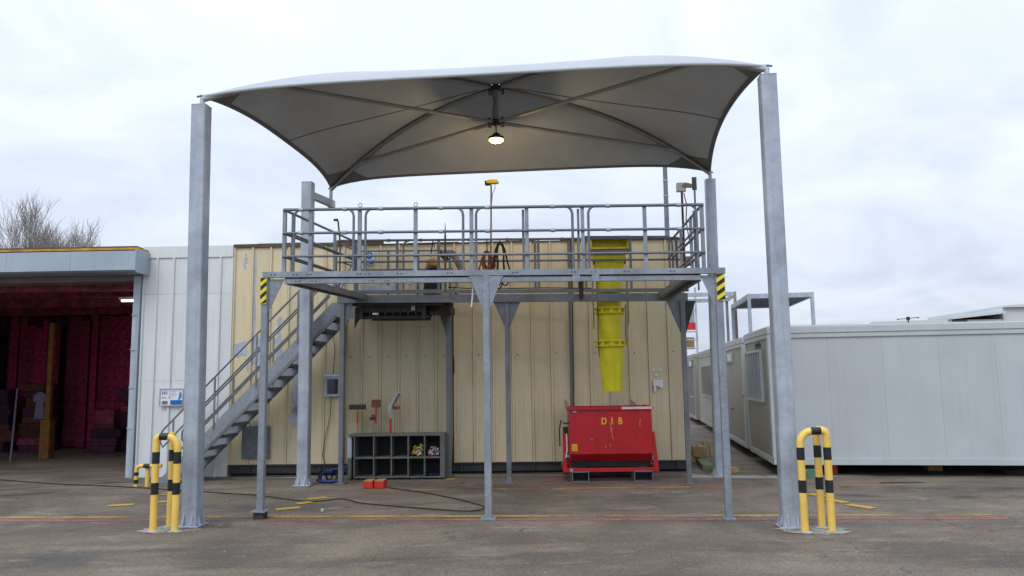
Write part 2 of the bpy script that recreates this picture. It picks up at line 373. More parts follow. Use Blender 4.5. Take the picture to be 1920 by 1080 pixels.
def plat_empty(name, x, y, z=0): return empty(name, in_frame(PLAT_O, PLAT_R, (x, y, z)), PLAT_R)

# ------------------------------------------------------------------ ground and markings
def flat(pts, z): return MB().add([(x, y, z) for x, y in pts], [tuple(range(len(pts)))])
ground = struct(flat([(-300, -60), (300, -60), (300, 400), (-300, 400)], 0).build('ground', asphalt))
def stripe(name, pts, w, mat, z=.004):
    m = MB(); L = []; Rr = []
    for i, p in enumerate(pts):
        a = Vector(pts[max(0, i - 1)]); b = Vector(pts[min(len(pts) - 1, i + 1)]); d = (b - a).normalized(); nrm = Vector((-d.y, d.x)) * w / 2
        L.append((p[0] + nrm.x, p[1] + nrm.y, z)); Rr.append((p[0] - nrm.x, p[1] - nrm.y, z))
    k = len(pts); m.add(L + Rr, [(i, i + 1, k + i + 1, k + i) for i in range(k - 1)])
    return m.build(name, mat, ground)
def yl(x): return 10.47 - .0615 * x
stripe('yellow_line', [(x, yl(x)) for x in (-7.4, -5, -2.5, 0, 2.5, 4.5, 6.2)], .11, line_y)
stripe('red_line', [(x, yl(x) - .27) for x in (-7.4, -5, -2.5, 0, 2.5, 4.5, 6.2)], .10, line_r)
stripe('pale_line', [(x, yl(x) - .10) for x in (2.9, 4.2, 6.3)], .12, line_w)
def yr(x): return 13.02 - .02 * x
stripe('yellow_line', [(x, yr(x) - .06) for x in (-2.5, -.5, 1.5, 3.5, 6.4)], .10, line_y)
stripe('red_line', [(x, yr(x) + .18) for x in (-1.6, 0, 2, 4, 6.9)], .09, line_r)
stripe('yellow_line', [(-5.9, 12.9), (-4.6, 12.9), (-3.9, 13.0)], .10, line_y)
for x, y, a, w in ((-3.30, 11.31, 28, .34), (-3.11, 12.24, 30, .30), (-3.2, 11.8, 40, .25), (-6.0, 11.82, 15, .36), (-5.5, 12.1, 15, .34),
                   (4.67, 11.30, -62, .36), (4.80, 10.82, -60, .40), (4.62, 11.85, -60, .3), (-1.19, 14.24, 70, .26)):
    d = Vector((math.cos(R(a)), math.sin(R(a)))) * w / 2
    stripe('yellow_dash', [(x - d.x, y - d.y), (x + d.x, y + d.y)], .17, dash_y, .0085)
stripe('red_corner_mark', [(.62, 13.62), (.66, 14.1), (.95, 14.3)], .17, line_r, .006)
for x0, x1, y in ((.95, 1.3, 13.55), (1.5, 1.8, 13.5), (2.1, 2.5, 13.48), (2.7, 2.95, 13.5)): stripe('red_dash', [(x0, y), (x1, y)], .08, line_r)
stripe('concrete_strip', [(-5.4, 14.85), (-2.5, 14.83), (-.2, 14.75), (1.2, 14.6), (3.4, 14.5)], .16, con_p, .005)
stripe('concrete_strip', [(3.15, 14.25), (4.6, 14.0), (6.4, 14.1)], .42, con_p, .0052)
stripe('concrete_strip', [(-9.0, 13.6), (-8, 14.1), (-6.4, 14.5)], .12, line_w, .0052)
flat([(8.4, 14.3), (9.6, 13.3), (11.5, 12.9), (11.6, 14.2), (9.4, 14.45)], .0046).build('damp_patch', damp_p, ground)
flat([(6.1, 13.0), (6.9, 13.0), (6.85, 13.12), (6.2, 13.15)], .0046).build('damp_patch', damp_p, ground)
def blob(cx, cy, rx, ry, n=26, seed=0, j=.22):
    rr = random.Random(seed)
    return [(cx + rx * math.cos(2 * math.pi * k / n) * (1 + rr.uniform(-j, j)), cy + ry * math.sin(2 * math.pi * k / n) * (1 + rr.uniform(-j, j))) for k in range(n)]
for i, (cx, cy, rx, ry) in enumerate(((-4.36, 9.83, .36, .22), (3.52, 9.26, .42, .26))):
    flat(blob(cx, cy, rx, ry, seed=i), .007).build('cement_patch', con_p, ground)
for i, (cx, cy, rx, ry) in enumerate(((-3.85, 10.05, .32, .14), (7.2, 8.7, .35, .06))):
    flat(blob(cx, cy, rx, ry, seed=20 + i, j=.4), .0058).build('oil_stain', oil_p, ground)
for k, P in enumerate(([(-9.5, 12.4), (-8.2, 13.2), (-6.6, 13.9), (-5.2, 14.2)], [(-9.5, 13.4), (-8.4, 14.1), (-7.2, 14.7)], [(4.9, 11.9), (6.4, 11.5), (8.6, 11.4), (10.5, 11.6)], [(5.3, 12.7), (6.9, 12.3), (8.8, 12.2), (10.5, 12.4)])):
    stripe('tyre_mark', P, .26, tyre_p, .0022 + .0002 * k)
# grit lying on the yard
m = MB(); rr = random.Random(3)
for k in range(330):
    x, y = rr.uniform(-8, 9), rr.uniform(6.2, 14.6); s = rr.uniform(.004, .011) * (1.7 if rr.random() < .08 else 1)
    z = s * .6; a = rr.uniform(0, 6)
    vs = [(x + s * math.cos(a + i * 2.1) * rr.uniform(.7, 1.3), y + s * math.sin(a + i * 2.1) * rr.uniform(.7, 1.3), 0) for i in range(3)] + [(x, y, z)]
    m.add(vs, [(0, 1, 3), (1, 2, 3), (2, 0, 3)])
o = m.build('grit', stone_m); o['kind'] = 'stuff'; o['label'] = 'pale grit scattered over the asphalt yard'; o['category'] = 'grit'

# ------------------------------------------------------------------ cream clad building (wall frame)
bld = tag(empty('clad_building', WALL_O, WALL_R), 'cream corrugated metal shed behind the steel platform', 'building')
WZ0, WZ1 = .22, 4.55
def sheet_mesh(w, h, depth=.036, ribs=((0.0, .045),)):
    """one cladding sheet: flat pan with a raised rib along its left edge, sheet lies in y<=0"""
    rib = .05
    prof = [(0, 0), (.010, -depth), (rib - .008, -depth), (rib + .004, 0), (w * .5, -.0015), (w - .006, 0)]
    t = .012
    outl = prof + [(w - .006, t), (0, t)]
    m = MB(); n = len(outl)
    vs = [(x, y, 0) for x, y in outl] + [(x, y, h) for x, y in outl]
    fs = [(i, (i + 1) % n, (i + 1) % n + n, i + n) for i in range(n)] + [tuple(range(n - 1, -1, -1)), tuple(range(n, 2 * n))]
    m.add(vs, fs); return m
edges = [0.0]
while edges[-1] < 4.25: edges.append(edges[-1] + .3655)
edges = [e * 4.47 / edges[-1] for e in edges]
nleft = len(edges)
e2 = [4.47 + (9.09 - 4.47) * k / 12 for k in range(13)]
sheet_cache = {}
def sheet(x0, x1, z0, z1, mat, parent, y=0, name='cladding_sheet'):
    key = (round(x1 - x0, 3), round(z1 - z0, 3), mat.name)
    if key not in sheet_cache:
        o = sheet_mesh(x1 - x0, z1 - z0).build(name, mat, parent); sheet_cache[key] = o.data
    else: o = link(name, sheet_cache[key], parent)
    o.location = (x0, y, z0); return o
for i in range(nleft - 1):
    x0, x1 = edges[i], edges[i + 1]
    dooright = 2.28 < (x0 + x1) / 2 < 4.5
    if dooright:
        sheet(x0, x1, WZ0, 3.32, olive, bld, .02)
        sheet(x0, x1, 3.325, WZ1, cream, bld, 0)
    else: sheet(x0, x1, WZ0, WZ1, cream, bld)
for i in range(12): sheet(e2[i], e2[i + 1], WZ0, WZ1, cream, bld, -.012 if i < 6 else 0)
# solid core, plinth, roof edge
MB().box(0, 9.09, .035, 9, .2, 4.5).build('wall_core', cream, bld)
MB().prism([(0, 4.501), (9.09, 4.501), (9.09, 4.56), (0, 4.56)], 'y', .036, 9.0).build('roof', rust, bld)
for k in range(18):
    x0 = k * .51; x1 = min(x0 + .507, 9.12)
    MB().box(x0, x1, -.035 - .004 * (k % 3), .0345, 4.552, (4.622 if k < 6 else 4.578) + .006 * ((k * 7) % 3)).build('roof_edge_trim', rust, bld)
MB().box(0, 9.09, .02, .12, .045, .219).build('plinth_beam', plinth_m, bld)
MB().box(0, 9.09, -.03, .12, .196, .2195).build('plinth_flange', plinth_m, bld)
for k in range(7):
    x = .4 + k * 1.4; MB().box(x, x + .05, -.02, .02, .05, .195).build('plinth_stiffener', plinth_m, bld)
MB().box(0, 9.09, .13, .3, 0, .19).build('plinth_backing', shelf_dk, bld)
# fixing screws on the sheets
scr = MB().lathe([(.001, 0), (.014, .002), (.012, .008), (.001, .011)], n=8); sme = None
for row in (2.30, 2.32):
    for i in range(12):
        if row == 2.32: continue
        for dx in (.025,):
            if sme is None:
                so = scr.build('fixing_screw', steel_dark, bld); sme = so.data
            else: so = link('fixing_screw', sme, bld)
            so.rotation_euler = (R(90), 0, 0); so.location = (e2[i] + dx + .09 * (i % 2), -.0125 if i < 6 else 0, row + .01 * (i % 3))
for i in range(6, 12):
    so = link('fixing_screw', sme, bld); so.rotation_euler = (R(90), 0, 0); so.location = (edges[i] + .18, .02, 2.30)
# blue-grey repair paint patches with their own ragged shapes
def ragged(x0, x1, z0, z1, seed, j=.03, n=7):
    rr = random.Random(seed); p = []
    for k in range(n): p.append((x0 + (x1 - x0) * k / n, z0 + rr.uniform(-j, j)))
    for k in range(n): p.append((x1 + rr.uniform(-j, j), z0 + (z1 - z0) * k / n))
    for k in range(n): p.append((x1 - (x1 - x0) * k / n, z1 + rr.uniform(-j, j)))
    for k in range(n): p.append((x0 + rr.uniform(-j, j), z1 - (z1 - z0) * k / n))
    return p
for i, (x0, x1, z0, z1, j) in enumerate(((.39, .46, 2.2, 4.42, .03), (.22, .27, 4.12, 4.42, .03), (.05, .32, 2.35, 2.62, .03), (.39, .66, 2.2, 2.7, .05),
                                         (.90, 1.02, 2.3, 3.1, .05), (1.26, 1.36, 1.2, 2.2, .03), (1.52, 1.62, 3.4, 4.3, .02), (1.22, 1.42, .95, 1.32, .04), (.32, .42, 2.05, 2.3, .03))):
    MB().prism(ragged(x0, x1, z0, z1, i, j), 'y', -.0045, -.0022).build('paint_patch', bluegrey, bld)
# black rubber sealing strips and seams between the sheet runs
MB().box(2.255, 2.30, -.05, .019, .22, 3.32).build('door_track', steel_dark, bld)
MB().box(4.452, 4.475, -.05, -.0295, .23, 3.35).build('corner_seam', steel_dark, bld)
MB().box(4.455, 4.49, -.07, -.052, 1.95, 2.28).build('seal', rubber, bld)
MB().tube([(6.80, -.05, 4.55), (6.80, -.05, 3.0), (6.785, -.05, 1.2), (6.78, -.05, .25)], .022, 8).build('conduit', galv_d, bld, True)
MB().tube([(6.845, -.045, 4.55), (6.845, -.045, 3.0), (6.83, -.045, 1.2)], .012, 6).build('conduit', steel_dark, bld, True)

# things fixed to the cream wall
t = wall_empty('wall_cabinet', 2.08, -.03, 1.53)
tag(t, 'small grey glass fronted cabinet on the cream wall beside the platform leg', 'cabinet')
MB().box(-.15, .15, -.13, 0, 0, .44).build('body', galv, t, bevel=.006)
MB().box(-.085, .125, -.137, -.131, .05, .34).build('door_glass', glass_d, t)
MB().box(-.155, .155, -.136, -.1305, .40, .43).build('top_strip', white_clad, t)
MB().tube([(-.03, -.02, 0), (-.05, -.02, -.4), (-.16, -.02, -.9), (-.19, -.02, -1.15), (-.14, -.02, -1.3)], .007, 6).build('cable', cable_m, t)
MB().tube([(0, -.02, .44), (.03, -.02, .9), (-.04, -.02, 1.4), (-.02, -.02, 1.8)], .007, 6).build('cable', cable_m, t)
t = tag(wall_empty('wall_board', .56, -.03, .33), 'dark grey flat board on the cream wall low beside the stair foot', 'board')
MB().box(-.275, .28, -.03, 0, 0, .64).build('panel', grey_print, t, bevel=.004)
MB().box(-.08, .06, -.026, 0, .645, .74).build('bracket', bluegrey, t)
t = tag(wall_empty('mandatory_sign', 2.78, -.035, 4.17), 'small blue and white safety sign high on the cream wall', 'sign')
MB().box(-.09, .10, -.008, 0, -.02, .245).build('panel', paper, t)
MB().cyl((0, -.012, .17), (0, -.009, .17), .075, n=20).build('disc', blue_sign, t)
MB().box(-.015, .02, -.0145, -.0125, .135, .20).build('pictogram', paper, t)
MB().cyl((.002, -.0145, .218), (.002, -.0125, .218), .012, n=10).build('pictogram', paper, t)
MB().box(-.083, .092, -.0115, -.009, -.01, .08).build('text_panel', blue_sign, t)
for k in range(3): MB().box(-.065, .05 - .02 * k, -.0145, -.0125, .055 - .024 * k, .064 - .024 * k).build('text_line', paper, t)
t = tag(wall_empty('wall_socket', 8.48, -.03, 1.6), 'broken white plastic socket cover on the cream wall above the skip', 'socket')
MB().prism([(-.1, .06), (-.09, .16), (.1, .165), (.105, .06), (.085, .0), (.01, .03), (-.03, .06), (-.035, -.06), (-.075, -.065), (-.08, .05)], 'y', -.045, 0).build('cover', white_pl, t, bevel=.006)
for x, z in ((-.08, .36), (.055, .36), (-.015, .26)): MB().box(x - .025, x + .03, -.02, 0, z - .02, z + .022).build('bracket', paper, t, bevel=.004)

# ------------------------------------------------------------------ white clad building with shutter and hall
wb = tag(empty('white_building', WALL_O, WALL_R), 'white clad hall with a wide dark open doorway at the left', 'building')
x = -1.83; widths = [.27, .335, .32, .32, .32, .265]
for w in widths:
    for z0, z1 in ((.0, 1.88), (1.884, 3.62), (3.624, 4.36)): sheet(x, x + w - .001, z0, z1, white_clad, wb, -.05)
    x += w
MB().box(-1.84, .005, -.075, .0, 4.362, 4.60).build('roof_flashing', white_clad, wb, bevel=.004)
MB().box(-1.84, -.002, -.036, .0, 0, 4.36).build('wall_core', white_clad, wb)
MB().box(-.004, .012, -.06, .018, .2, 4.36).build('corner_trim', white_clad, wb)
m = MB().box(-1.985, -1.845, -.12, -.02, 0, 4.0); m.build('door_jamb', bluegrey, wb, bevel=.006)
MB().box(-1.90, -1.842, -.135, -.1215, 0, 4.0).build('door_track', shutter_m, wb)
for z in (.95, 1.75, 2.5, 3.2): MB().box(-1.99, -1.838, -.142, -.136, z, z + .02).build('jamb_bracket', shutter_m, wb)
XB = -12.0
for k in range(8):
    x0 = XB + k * 1.285; x1 = x0 + 1.281
    MB().prism([(-.62, 4.05), (-.60, 4.43), (-.45, 4.46), (-.08, 4.46), (-.08, 4.02), (-.55, 4.02)], 'x', x0, x1).build('shutter_box_panel', shutter_m, wb)
MB().prism([(-.635, 4.04), (-.615, 4.45), (-.45, 4.475), (-.0755, 4.475), (-.0755, 4.005), (-.55, 4.005)], 'x', -1.72, -1.70).build('shutter_box_end', shutter_m, wb, bevel=.004)
MB().box(XB, -1.73, -.46, -.02, 4.478, 4.52).build('roof_gutter', lichen, wb)
MB().box(XB, -1.86, -.3, 4, 4.521, 4.58).build('hall_roof', rust, wb)
MB().box(XB, -1.99, -.07, .4, 3.9, 4.015).build('lintel', hall_soffit, wb)
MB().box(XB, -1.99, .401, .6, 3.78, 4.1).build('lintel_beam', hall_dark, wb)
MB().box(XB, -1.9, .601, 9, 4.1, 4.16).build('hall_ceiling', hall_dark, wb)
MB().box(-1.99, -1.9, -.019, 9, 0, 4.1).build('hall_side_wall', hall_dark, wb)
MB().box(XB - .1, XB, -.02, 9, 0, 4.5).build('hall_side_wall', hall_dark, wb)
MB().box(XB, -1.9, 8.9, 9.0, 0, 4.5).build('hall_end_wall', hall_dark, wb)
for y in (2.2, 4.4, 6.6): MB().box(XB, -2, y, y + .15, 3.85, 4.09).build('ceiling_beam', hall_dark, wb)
# strips at the hall's back; mottled red imitates camera noise in the dark
rr = random.Random(5); x = -11.8; smx = None
while x < -3.4:
    if smx is None:
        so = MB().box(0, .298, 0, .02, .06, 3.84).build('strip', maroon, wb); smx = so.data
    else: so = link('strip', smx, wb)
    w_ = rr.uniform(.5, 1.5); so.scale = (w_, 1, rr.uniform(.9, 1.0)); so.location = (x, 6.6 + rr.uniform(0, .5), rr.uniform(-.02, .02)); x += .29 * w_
# things in the hall
def hall_empty(name, x, y, z=0): return wall_empty(name, x, y, z)
t = tag(hall_empty('yellow_post', -6.25, 4.0), 'tall yellow post standing in the dark hall', 'post')
MB().rcol(.13, .13, 0, 3.4, .02).build('shaft', hall_post, t); MB().rcol(.26, .24, 0, .95, .03).build('guard', hall_post, t)
for i, (x0, x1, lab) in enumerate(((-7.45, -7.0, 'left of two pale poles leaning in the dark hall'), (-6.95, -6.6, 'right of two pale poles leaning in the dark hall'))):
    t = MB().tube([(0, 0, 0), (x0 - x1, .6, 1.75)], .022, 8).build('leaning_pole', hall_coat, None, True)
    t.location = in_frame(WALL_O, WALL_R, (x1, 3.2, .0)); t.rotation_euler = (0, 0, WALL_R); tag(t, lab, 'pole', 'poles leaning in the hall')
t = tag(hall_empty('white_coat', -6.7, 4.3, .95), 'pale coat hanging beside the yellow post in the dark hall', 'coat')
MB().prism([(-.14, 0), (-.10, .42), (-.18, .46), (-.17, .62), (-.04, .70), (.05, .70), (.17, .61), (.18, .46), (.11, .42), (.15, 0)], 'y', 0, .1).build('cloth', hall_coat, t, bevel=.03)
t = tag(hall_empty('storage_rack', -4.35, 5.2), 'dim storage rack at the right side of the dark hall', 'rack')
for x in (0, 1.55):
    for y in (0, .5): MB().box(x, x + .06, y, y + .06, 0, 2.3).build('upright', hall_soffit, t)
for z in (.75, 1.45, 2.2): MB().box(0.06, 1.55, .01, .55, z, z + .05).build('shelf', hall_soffit, t)
for x, z, mt, lab in ((.1, .80, hall_coat, 'pale'), (.48, .80, box_y, 'ochre'), (.95, .80, box_y, 'larger ochre')):
    b = MB().box(-.15, .15 + (.08 if 'larger' in lab else 0), -.12, .12, 0, .26).build('storage_box', mt, None, bevel=.01)
    b.location = in_frame(WALL_O, WALL_R, (-4.35 + x + .2, 5.35, z)); b.rotation_euler = (0, 0, WALL_R)
    tag(b, lab + ' box on the storage rack in the dark hall', 'box')
# stock stacked along the back of the hall
rr = random.Random(21)
stock = [('left end', -9.6), ('left', -8.7), ('middle left', -7.9), ('middle', -5.6), ('middle right', -5.0), ('right', -3.2)]
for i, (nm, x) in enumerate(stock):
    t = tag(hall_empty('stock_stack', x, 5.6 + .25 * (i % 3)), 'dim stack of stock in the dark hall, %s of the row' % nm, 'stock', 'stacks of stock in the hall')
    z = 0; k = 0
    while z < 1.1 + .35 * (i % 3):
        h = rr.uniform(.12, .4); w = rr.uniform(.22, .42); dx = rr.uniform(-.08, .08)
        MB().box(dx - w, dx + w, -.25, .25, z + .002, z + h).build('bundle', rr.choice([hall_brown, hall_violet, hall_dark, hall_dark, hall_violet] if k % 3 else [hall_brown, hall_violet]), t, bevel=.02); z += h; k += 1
t = tag(hall_empty('cardboard_sheet', -3.0, 4.6), 'tall ochre board against the right wall of the dark hall', 'board')
MB().box(0, .55, 0, .04, 0, 2.3).build('sheet', hall_post, t)
t = tag(hall_empty('tube_lamp', -3.05, 2.2, 3.72), 'lit tube lamp under the hall ceiling by the door jamb', 'lamp')
MB().box(-.5, .42, -.05, .05, .05, .12).build('housing', white_pl, t, bevel=.01)
MB().cyl((-.45, 0, .03), (.40, 0, .03), .022).build('tube', cab_lamp, t)
tl = bpy.data.lights.new('tube_glow', 'POINT'); tl.energy = 16; tl.color = (1, .85, .75); tl.shadow_soft_size = .2
to = bpy.data.objects.new('tube_glow', tl); C.objects.link(to); to.parent = t; to.location = (0, 0, -.25)
# small yellow guard in front of the white wall
def pipe_guard(name, loc, rz, pts_list, r, label, bands):
    g = tag(empty(name, loc, rz), label, 'barrier')
    for pts in pts_list: MB().tube(pts, r, 14).build('pipe', yellow_p, g, True)
    for a, b in bands: MB().cyl(a, b, r + .0018, n=14, caps=False).build('black_band', black_p, g, True)
    return g
pipe_guard('pipe_guard', (-6.62, 13.85, 0), R(-4), [[(-.16, 0, 0), (-.16, 0, .31), (-.14, 0, .35), (-.1, 0, .37), (.3, 0, .37)], [(.02, .05, 0), (.02, .05, .345)]], .038,
           'low yellow pipe guard in front of the white wall', [((-.16, 0, .06), (-.16, 0, .13)), ((-.16, 0, .2), (-.16, 0, .26)), ((-.02, 0, .37), (.1, 0, .37))])
# information board
t = tag(wall_empty('information_board', -1.13, -.085, 1.40), 'blue and white information board in a metal frame on the white wall', 'sign')
MB().box(-.235, .235, -.02, 0, 0, .315).build('panel', paper, t)
for x0, x1, z0, z1 in ((-.24, .24, -.014, .004), (-.24, .24, .311, .329), (-.24, -.222, .005, .31), (.222, .24, .005, .31)):
    MB().box(x0, x1, -.034, -.0205, z0, z1).build('frame', metal_l, t)
MB().box(-.02, .215, -.024, -.021, .01, .10).build('blue_field', blue_sign, t)
MB().prism([(.13, .102), (.165, .11), (.20, .15), (.205, .21), (.185, .255), (.16, .27), (.155, .2)], 'y', -.024, -.021).build('blue_curve', blue_sign2, t)
MB().box(-.185, -.075, -.024, -.021, .02, .085).build('grey_picture', grey_print, t)
for k in range(3): MB().box(-.19 + k * .038, -.165 + k * .038, -.024, -.021, .245, .275).build('pictogram', blue_sign2, t)
for k in range(3): MB().box(-.19 + k * .038, -.168 + k * .038, -.024, -.021, .215, .235).build('pictogram', navy_print, t)
for k, x in enumerate((-.185, -.14, -.05)): MB().box(x, x + .025, -.024, -.021, .14, .165).build('pictogram', grey_print, t)
for k in range(4): MB().box(-.06, .1 - .02 * (k % 2), -.0235, -.021, .27 - .03 * k, .274 - .03 * k).build('text_line', grey_print, t)

# ------------------------------------------------------------------ canopy columns
def column(loc, rz, h, s, lean, label, top_arm=None):
    t = tag(empty('canopy_column', loc, rz), label, 'column', 'galvanised columns carrying the canopy')
    MB().rcol(s, s, .02, h, .022, lean).build('shaft', galv, t, True)
    MB().rcol(s + .004, s + .004, h + .001, h + .010, .022, c=lean).build('cap_plate', galv, t, True)
    b = s / 2 + .055
    MB().box(-b, b, -b, b, .004, .024).build('base_plate', galv, t, bevel=.004)
    for dx, dy in ((1, 0), (-1, 0), (0, 1), (0, -1)):
        for q in (-.055, .055):
            w = s / 2 + .0005
            if dx: MB().prism([(dx * w, .026), (dx * (w + .045), .026), (dx * (w + .042), .05), (dx * w, .17)], 'y', q - .006, q + .006).build('gusset', galv, t)
            else: MB().prism([(dy * w, .026), (dy * (w + .045), .026), (dy * (w + .042), .05), (dy * w, .17)], 'x', q - .006, q + .006).build('gusset', galv, t)
    for dx in (-1, 1):
        for dy in (-1, 1):
            MB().cyl((dx * (b - .02), dy * (b - .02), .0245), (dx * (b - .02), dy * (b - .02), .05), .012, n=6).build('anchor_bolt', galv_d, t)
    return t
column((-4.19, 10.1, 0), R(-5), 5.63, .205, (-.07, 0), 'front left galvanised canopy column beside the left yellow guard')
column((3.35, 9.5, 0), R(-5), 5.70, .207, (.015, 0), 'front right galvanised canopy column beside the right yellow guard')
bl = column((-3.75, 13.75, 0), R(-3), 5.49, .20, (-.01, 0), 'rear left canopy column with a short arm near its top')
column((3.78, 14.25, 0), R(-3), 5.57, .185, (.06, 0), 'rear right canopy column in front of the cabins')
MB().beam((.05, .08, 5.27), (.29, .50, 5.21), .10, .13).build('arm', galv, bl, bevel=.004)
MB().box(.23, .34, .41, .57, 5.13, 5.27).build('arm_end', galv, bl, bevel=.004)

# ------------------------------------------------------------------ tensile canopy
FLc, FRc, BLc, BRc = Vector((-4.25, 10.1, 5.77)), Vector((3.37, 9.5, 5.84)), Vector((-3.47, 14.3, 5.54)), Vector((3.85, 14.25, 5.74))
HUB = Vector((-.22, 12.1, 6.66)); LOW = Vector((-.225, 12.1, 6.04))
can = tag(empty('tensile_canopy'), 'white tensile fabric canopy stretched between four steel columns', 'canopy')
def arch(c, f, b=.30, drop=0):      # f=0 hub, f=1 corner
    p = HUB.lerp(c, f); p.z += 4 * b * f * (1 - f) - drop; return p
SEC = [(FLc, FRc, .25, .21, 6), (FRc, BRc, .15, .16, 2), (BRc, BLc, .35, .08, 6), (BLc, FLc, .15, .13, 3)]
def edge_off(A, B, d, l):
    mid = (A + B) / 2; inn = HUB - mid; inn.z = 0; inn.normalize(); return inn * d + Vector((0, 0, l))
def sec_pt(i, s, t):
    A, B, d, l, p = SEC[i]
    a, b = arch(A, t), arch(B, t); q = a.lerp(b, s)
    w = 1 - abs(2 * s - 1) ** (2 + (p - 2) * t ** 3)
    off = edge_off(A, B, d, l)
    q += off * w * t ** 2.2
    q.z -= (.09 if i == 0 else .30) * (4 * s * (1 - s)) * math.sin(math.pi * min(1, t * 1.0)) * (1 - .25 * t)
    q.z += .016
    return q
NS, NT = 32, 20
for i in range(4):
    m = MB(); vs = []
    for a in range(NT + 1):
        for b in range(NS + 1): vs.append(sec_pt(i, b / NS, max(.02, a / NT)))
    m.add(vs, [(a * (NS + 1) + b, a * (NS + 1) + b + 1, (a + 1) * (NS + 1) + b + 1, (a + 1) * (NS + 1) + b) for a in range(NT) for b in range(NS)])
    m.build('membrane_panel', membrane, can, True)
    ln = MB(); ln.v = [(x, y, z - .008) for x, y, z in m.v]; ln.f = m.f; ln.build('underside_shade_panel', underside_shade, can, True)  # extra sheet added to darken the underside
    # hem along the outer edge: band + edge cable
    top, low = [], []
    for b in range(NS + 1):
        e = sec_pt(i, b / NS, 1.0); f = sec_pt(i, b / NS, .984)
        top.append(e); low.append(f)
    hm = MB(); off = Vector((0, 0, -.013))
    hm.add([p + off for p in top] + [p + off for p in low], [(b, b + 1, NS + 1 + b + 1, NS + 1 + b) for b in range(NS)])
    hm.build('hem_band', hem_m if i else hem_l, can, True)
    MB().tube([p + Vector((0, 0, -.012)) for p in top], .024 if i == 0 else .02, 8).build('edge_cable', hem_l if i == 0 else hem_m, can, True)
    # reinforcing patch at both corners of the panel
    for s0, s1 in ((0, 1), (1, -1)):
        pm = MB(); pv = []
        for a in range(5):
            t = 1 - .135 * a / 4
            for b in range(5):
                s = s0 + s1 * .12 * (b / 4) * max(.02, 1 - a / 4)
                q = sec_pt(i, s, t); q.z -= .016; pv.append(q)
        pm.add(pv, [(a * 5 + b, a * 5 + b + 1, a * 5 + b + 6, a * 5 + b + 5) for a in range(4) for b in range(4)])
        pm.build('corner_patch', hem_m, can, True)
    # welded seam down the middle of the side panels
    if i in (1, 3):
        MB().tube([sec_pt(i, .5, .08 + .92 * k / 14) + Vector((0, 0, -.013)) for k in range(15)], .007, 5).build('seam', hem_m, can)
for Cn in (FLc, FRc, BLc, BRc):
    MB().tube([arch(Cn, .03 + .97 * k / 16, drop=.045) for k in range(17)], .036, 10).build('arched_rafter', alu, can, True)
    j = arch(Cn, .80, drop=.05)
    MB().cyl(LOW, j, .03, n=10).build('strut', alu, can, True)
    d = (j - LOW).normalized()
    MB().cyl(j - d * .12, j + d * .02, .045, n=10).build('strut_clamp', alu, can, True)
    for base, tgt, z in ((HUB, Cn, -.03), (LOW, j, 0)):
        dd = (Vector(tgt) - base).normalized(); p = base + Vector((0, 0, z)) + dd * .09
        MB().tube([p + Vector((0, 0, -.05)), p + dd * .05 + Vector((0, 0, -.055)), p + dd * .05 + Vector((0, 0, .055)), p + Vector((0, 0, .05))], .013, 6).build('shackle', hub_m, can, True)
MB().cyl(HUB + Vector((0, 0, .02)), LOW - Vector((0, 0, .05)), .038, n=14).build('king_post', alu, can, True)
MB().lathe([(.05, HUB.z - .07), (.085, HUB.z - .05), (.085, HUB.z + .0), (.05, HUB.z + .02)], (HUB.x, HUB.y)).build('upper_hub', hub_m, can, True)
MB().lathe([(.045, LOW.z - .05), (.08, LOW.z - .035), (.08, LOW.z + .035), (.045, LOW.z + .05)], (LOW.x, LOW.y)).build('lower_hub', hub_m, can, True)
MB().tube([HUB + Vector((-.07, -.06, -.08)), HUB + Vector((-.03, -.06, -.3)), HUB + Vector((-.06, -.06, -.5)), LOW + Vector((0, -.06, -.12))], .008, 6).build('lamp_cable', cable_m, can)
for Cn, zb, dx in ((FLc, 5.64, 0), (FRc, 5.71, 0), (BLc, 5.27, 0), (BRc, 5.58, 0)):
    MB().tube([(Cn.x, Cn.y + .0, zb), (Cn.x, Cn.y, Cn.z - .03), (Cn.x + (HUB.x - Cn.x) * .012, Cn.y + (HUB.y - Cn.y) * .012, Cn.z + .01)], .034, 12).build('corner_pin', galv, can, True)
    d = (HUB - Cn); d.z = 0; d.normalize(); pth = [Cn + d * -.07 + Vector((0, 0, -.01)), Cn + Vector((0, 0, .02)), Cn + d * .15 + Vector((0, 0, .03))]
    MB().tube(pth, .014, 6).build('tension_bolt', galv_d, can, True)
# lit high-bay lamp hung under the canopy hub
lp = tag(empty('canopy_lamp', (LOW.x, LOW.y, 5.74)), 'round lit lamp hanging under the middle of the canopy', 'lamp')
MB().lathe([(.03, .12), (.06, .10), (.085, .055), (.128, .045), (.132, .012), (.125, .008)], n=28).build('housing', hub_m, lp, True)
MB().lathe([(.122, .010), (.118, -.012), (.085, -.032), (.04, -.042), (.004, -.044)], n=28).build('lens', lens_m, lp, True)
MB().cyl((0, 0, .12), (0, 0, .26), .01, n=8).build('hook', hub_m, lp)
pl = bpy.data.lights.new('lamp_glow', 'POINT'); pl.energy = 46; pl.color = (1, .66, .32); pl.shadow_soft_size = .03
po = bpy.data.objects.new('lamp_glow', pl); C.objects.link(po); po.parent = lp; po.location = (0, 0, -.085)

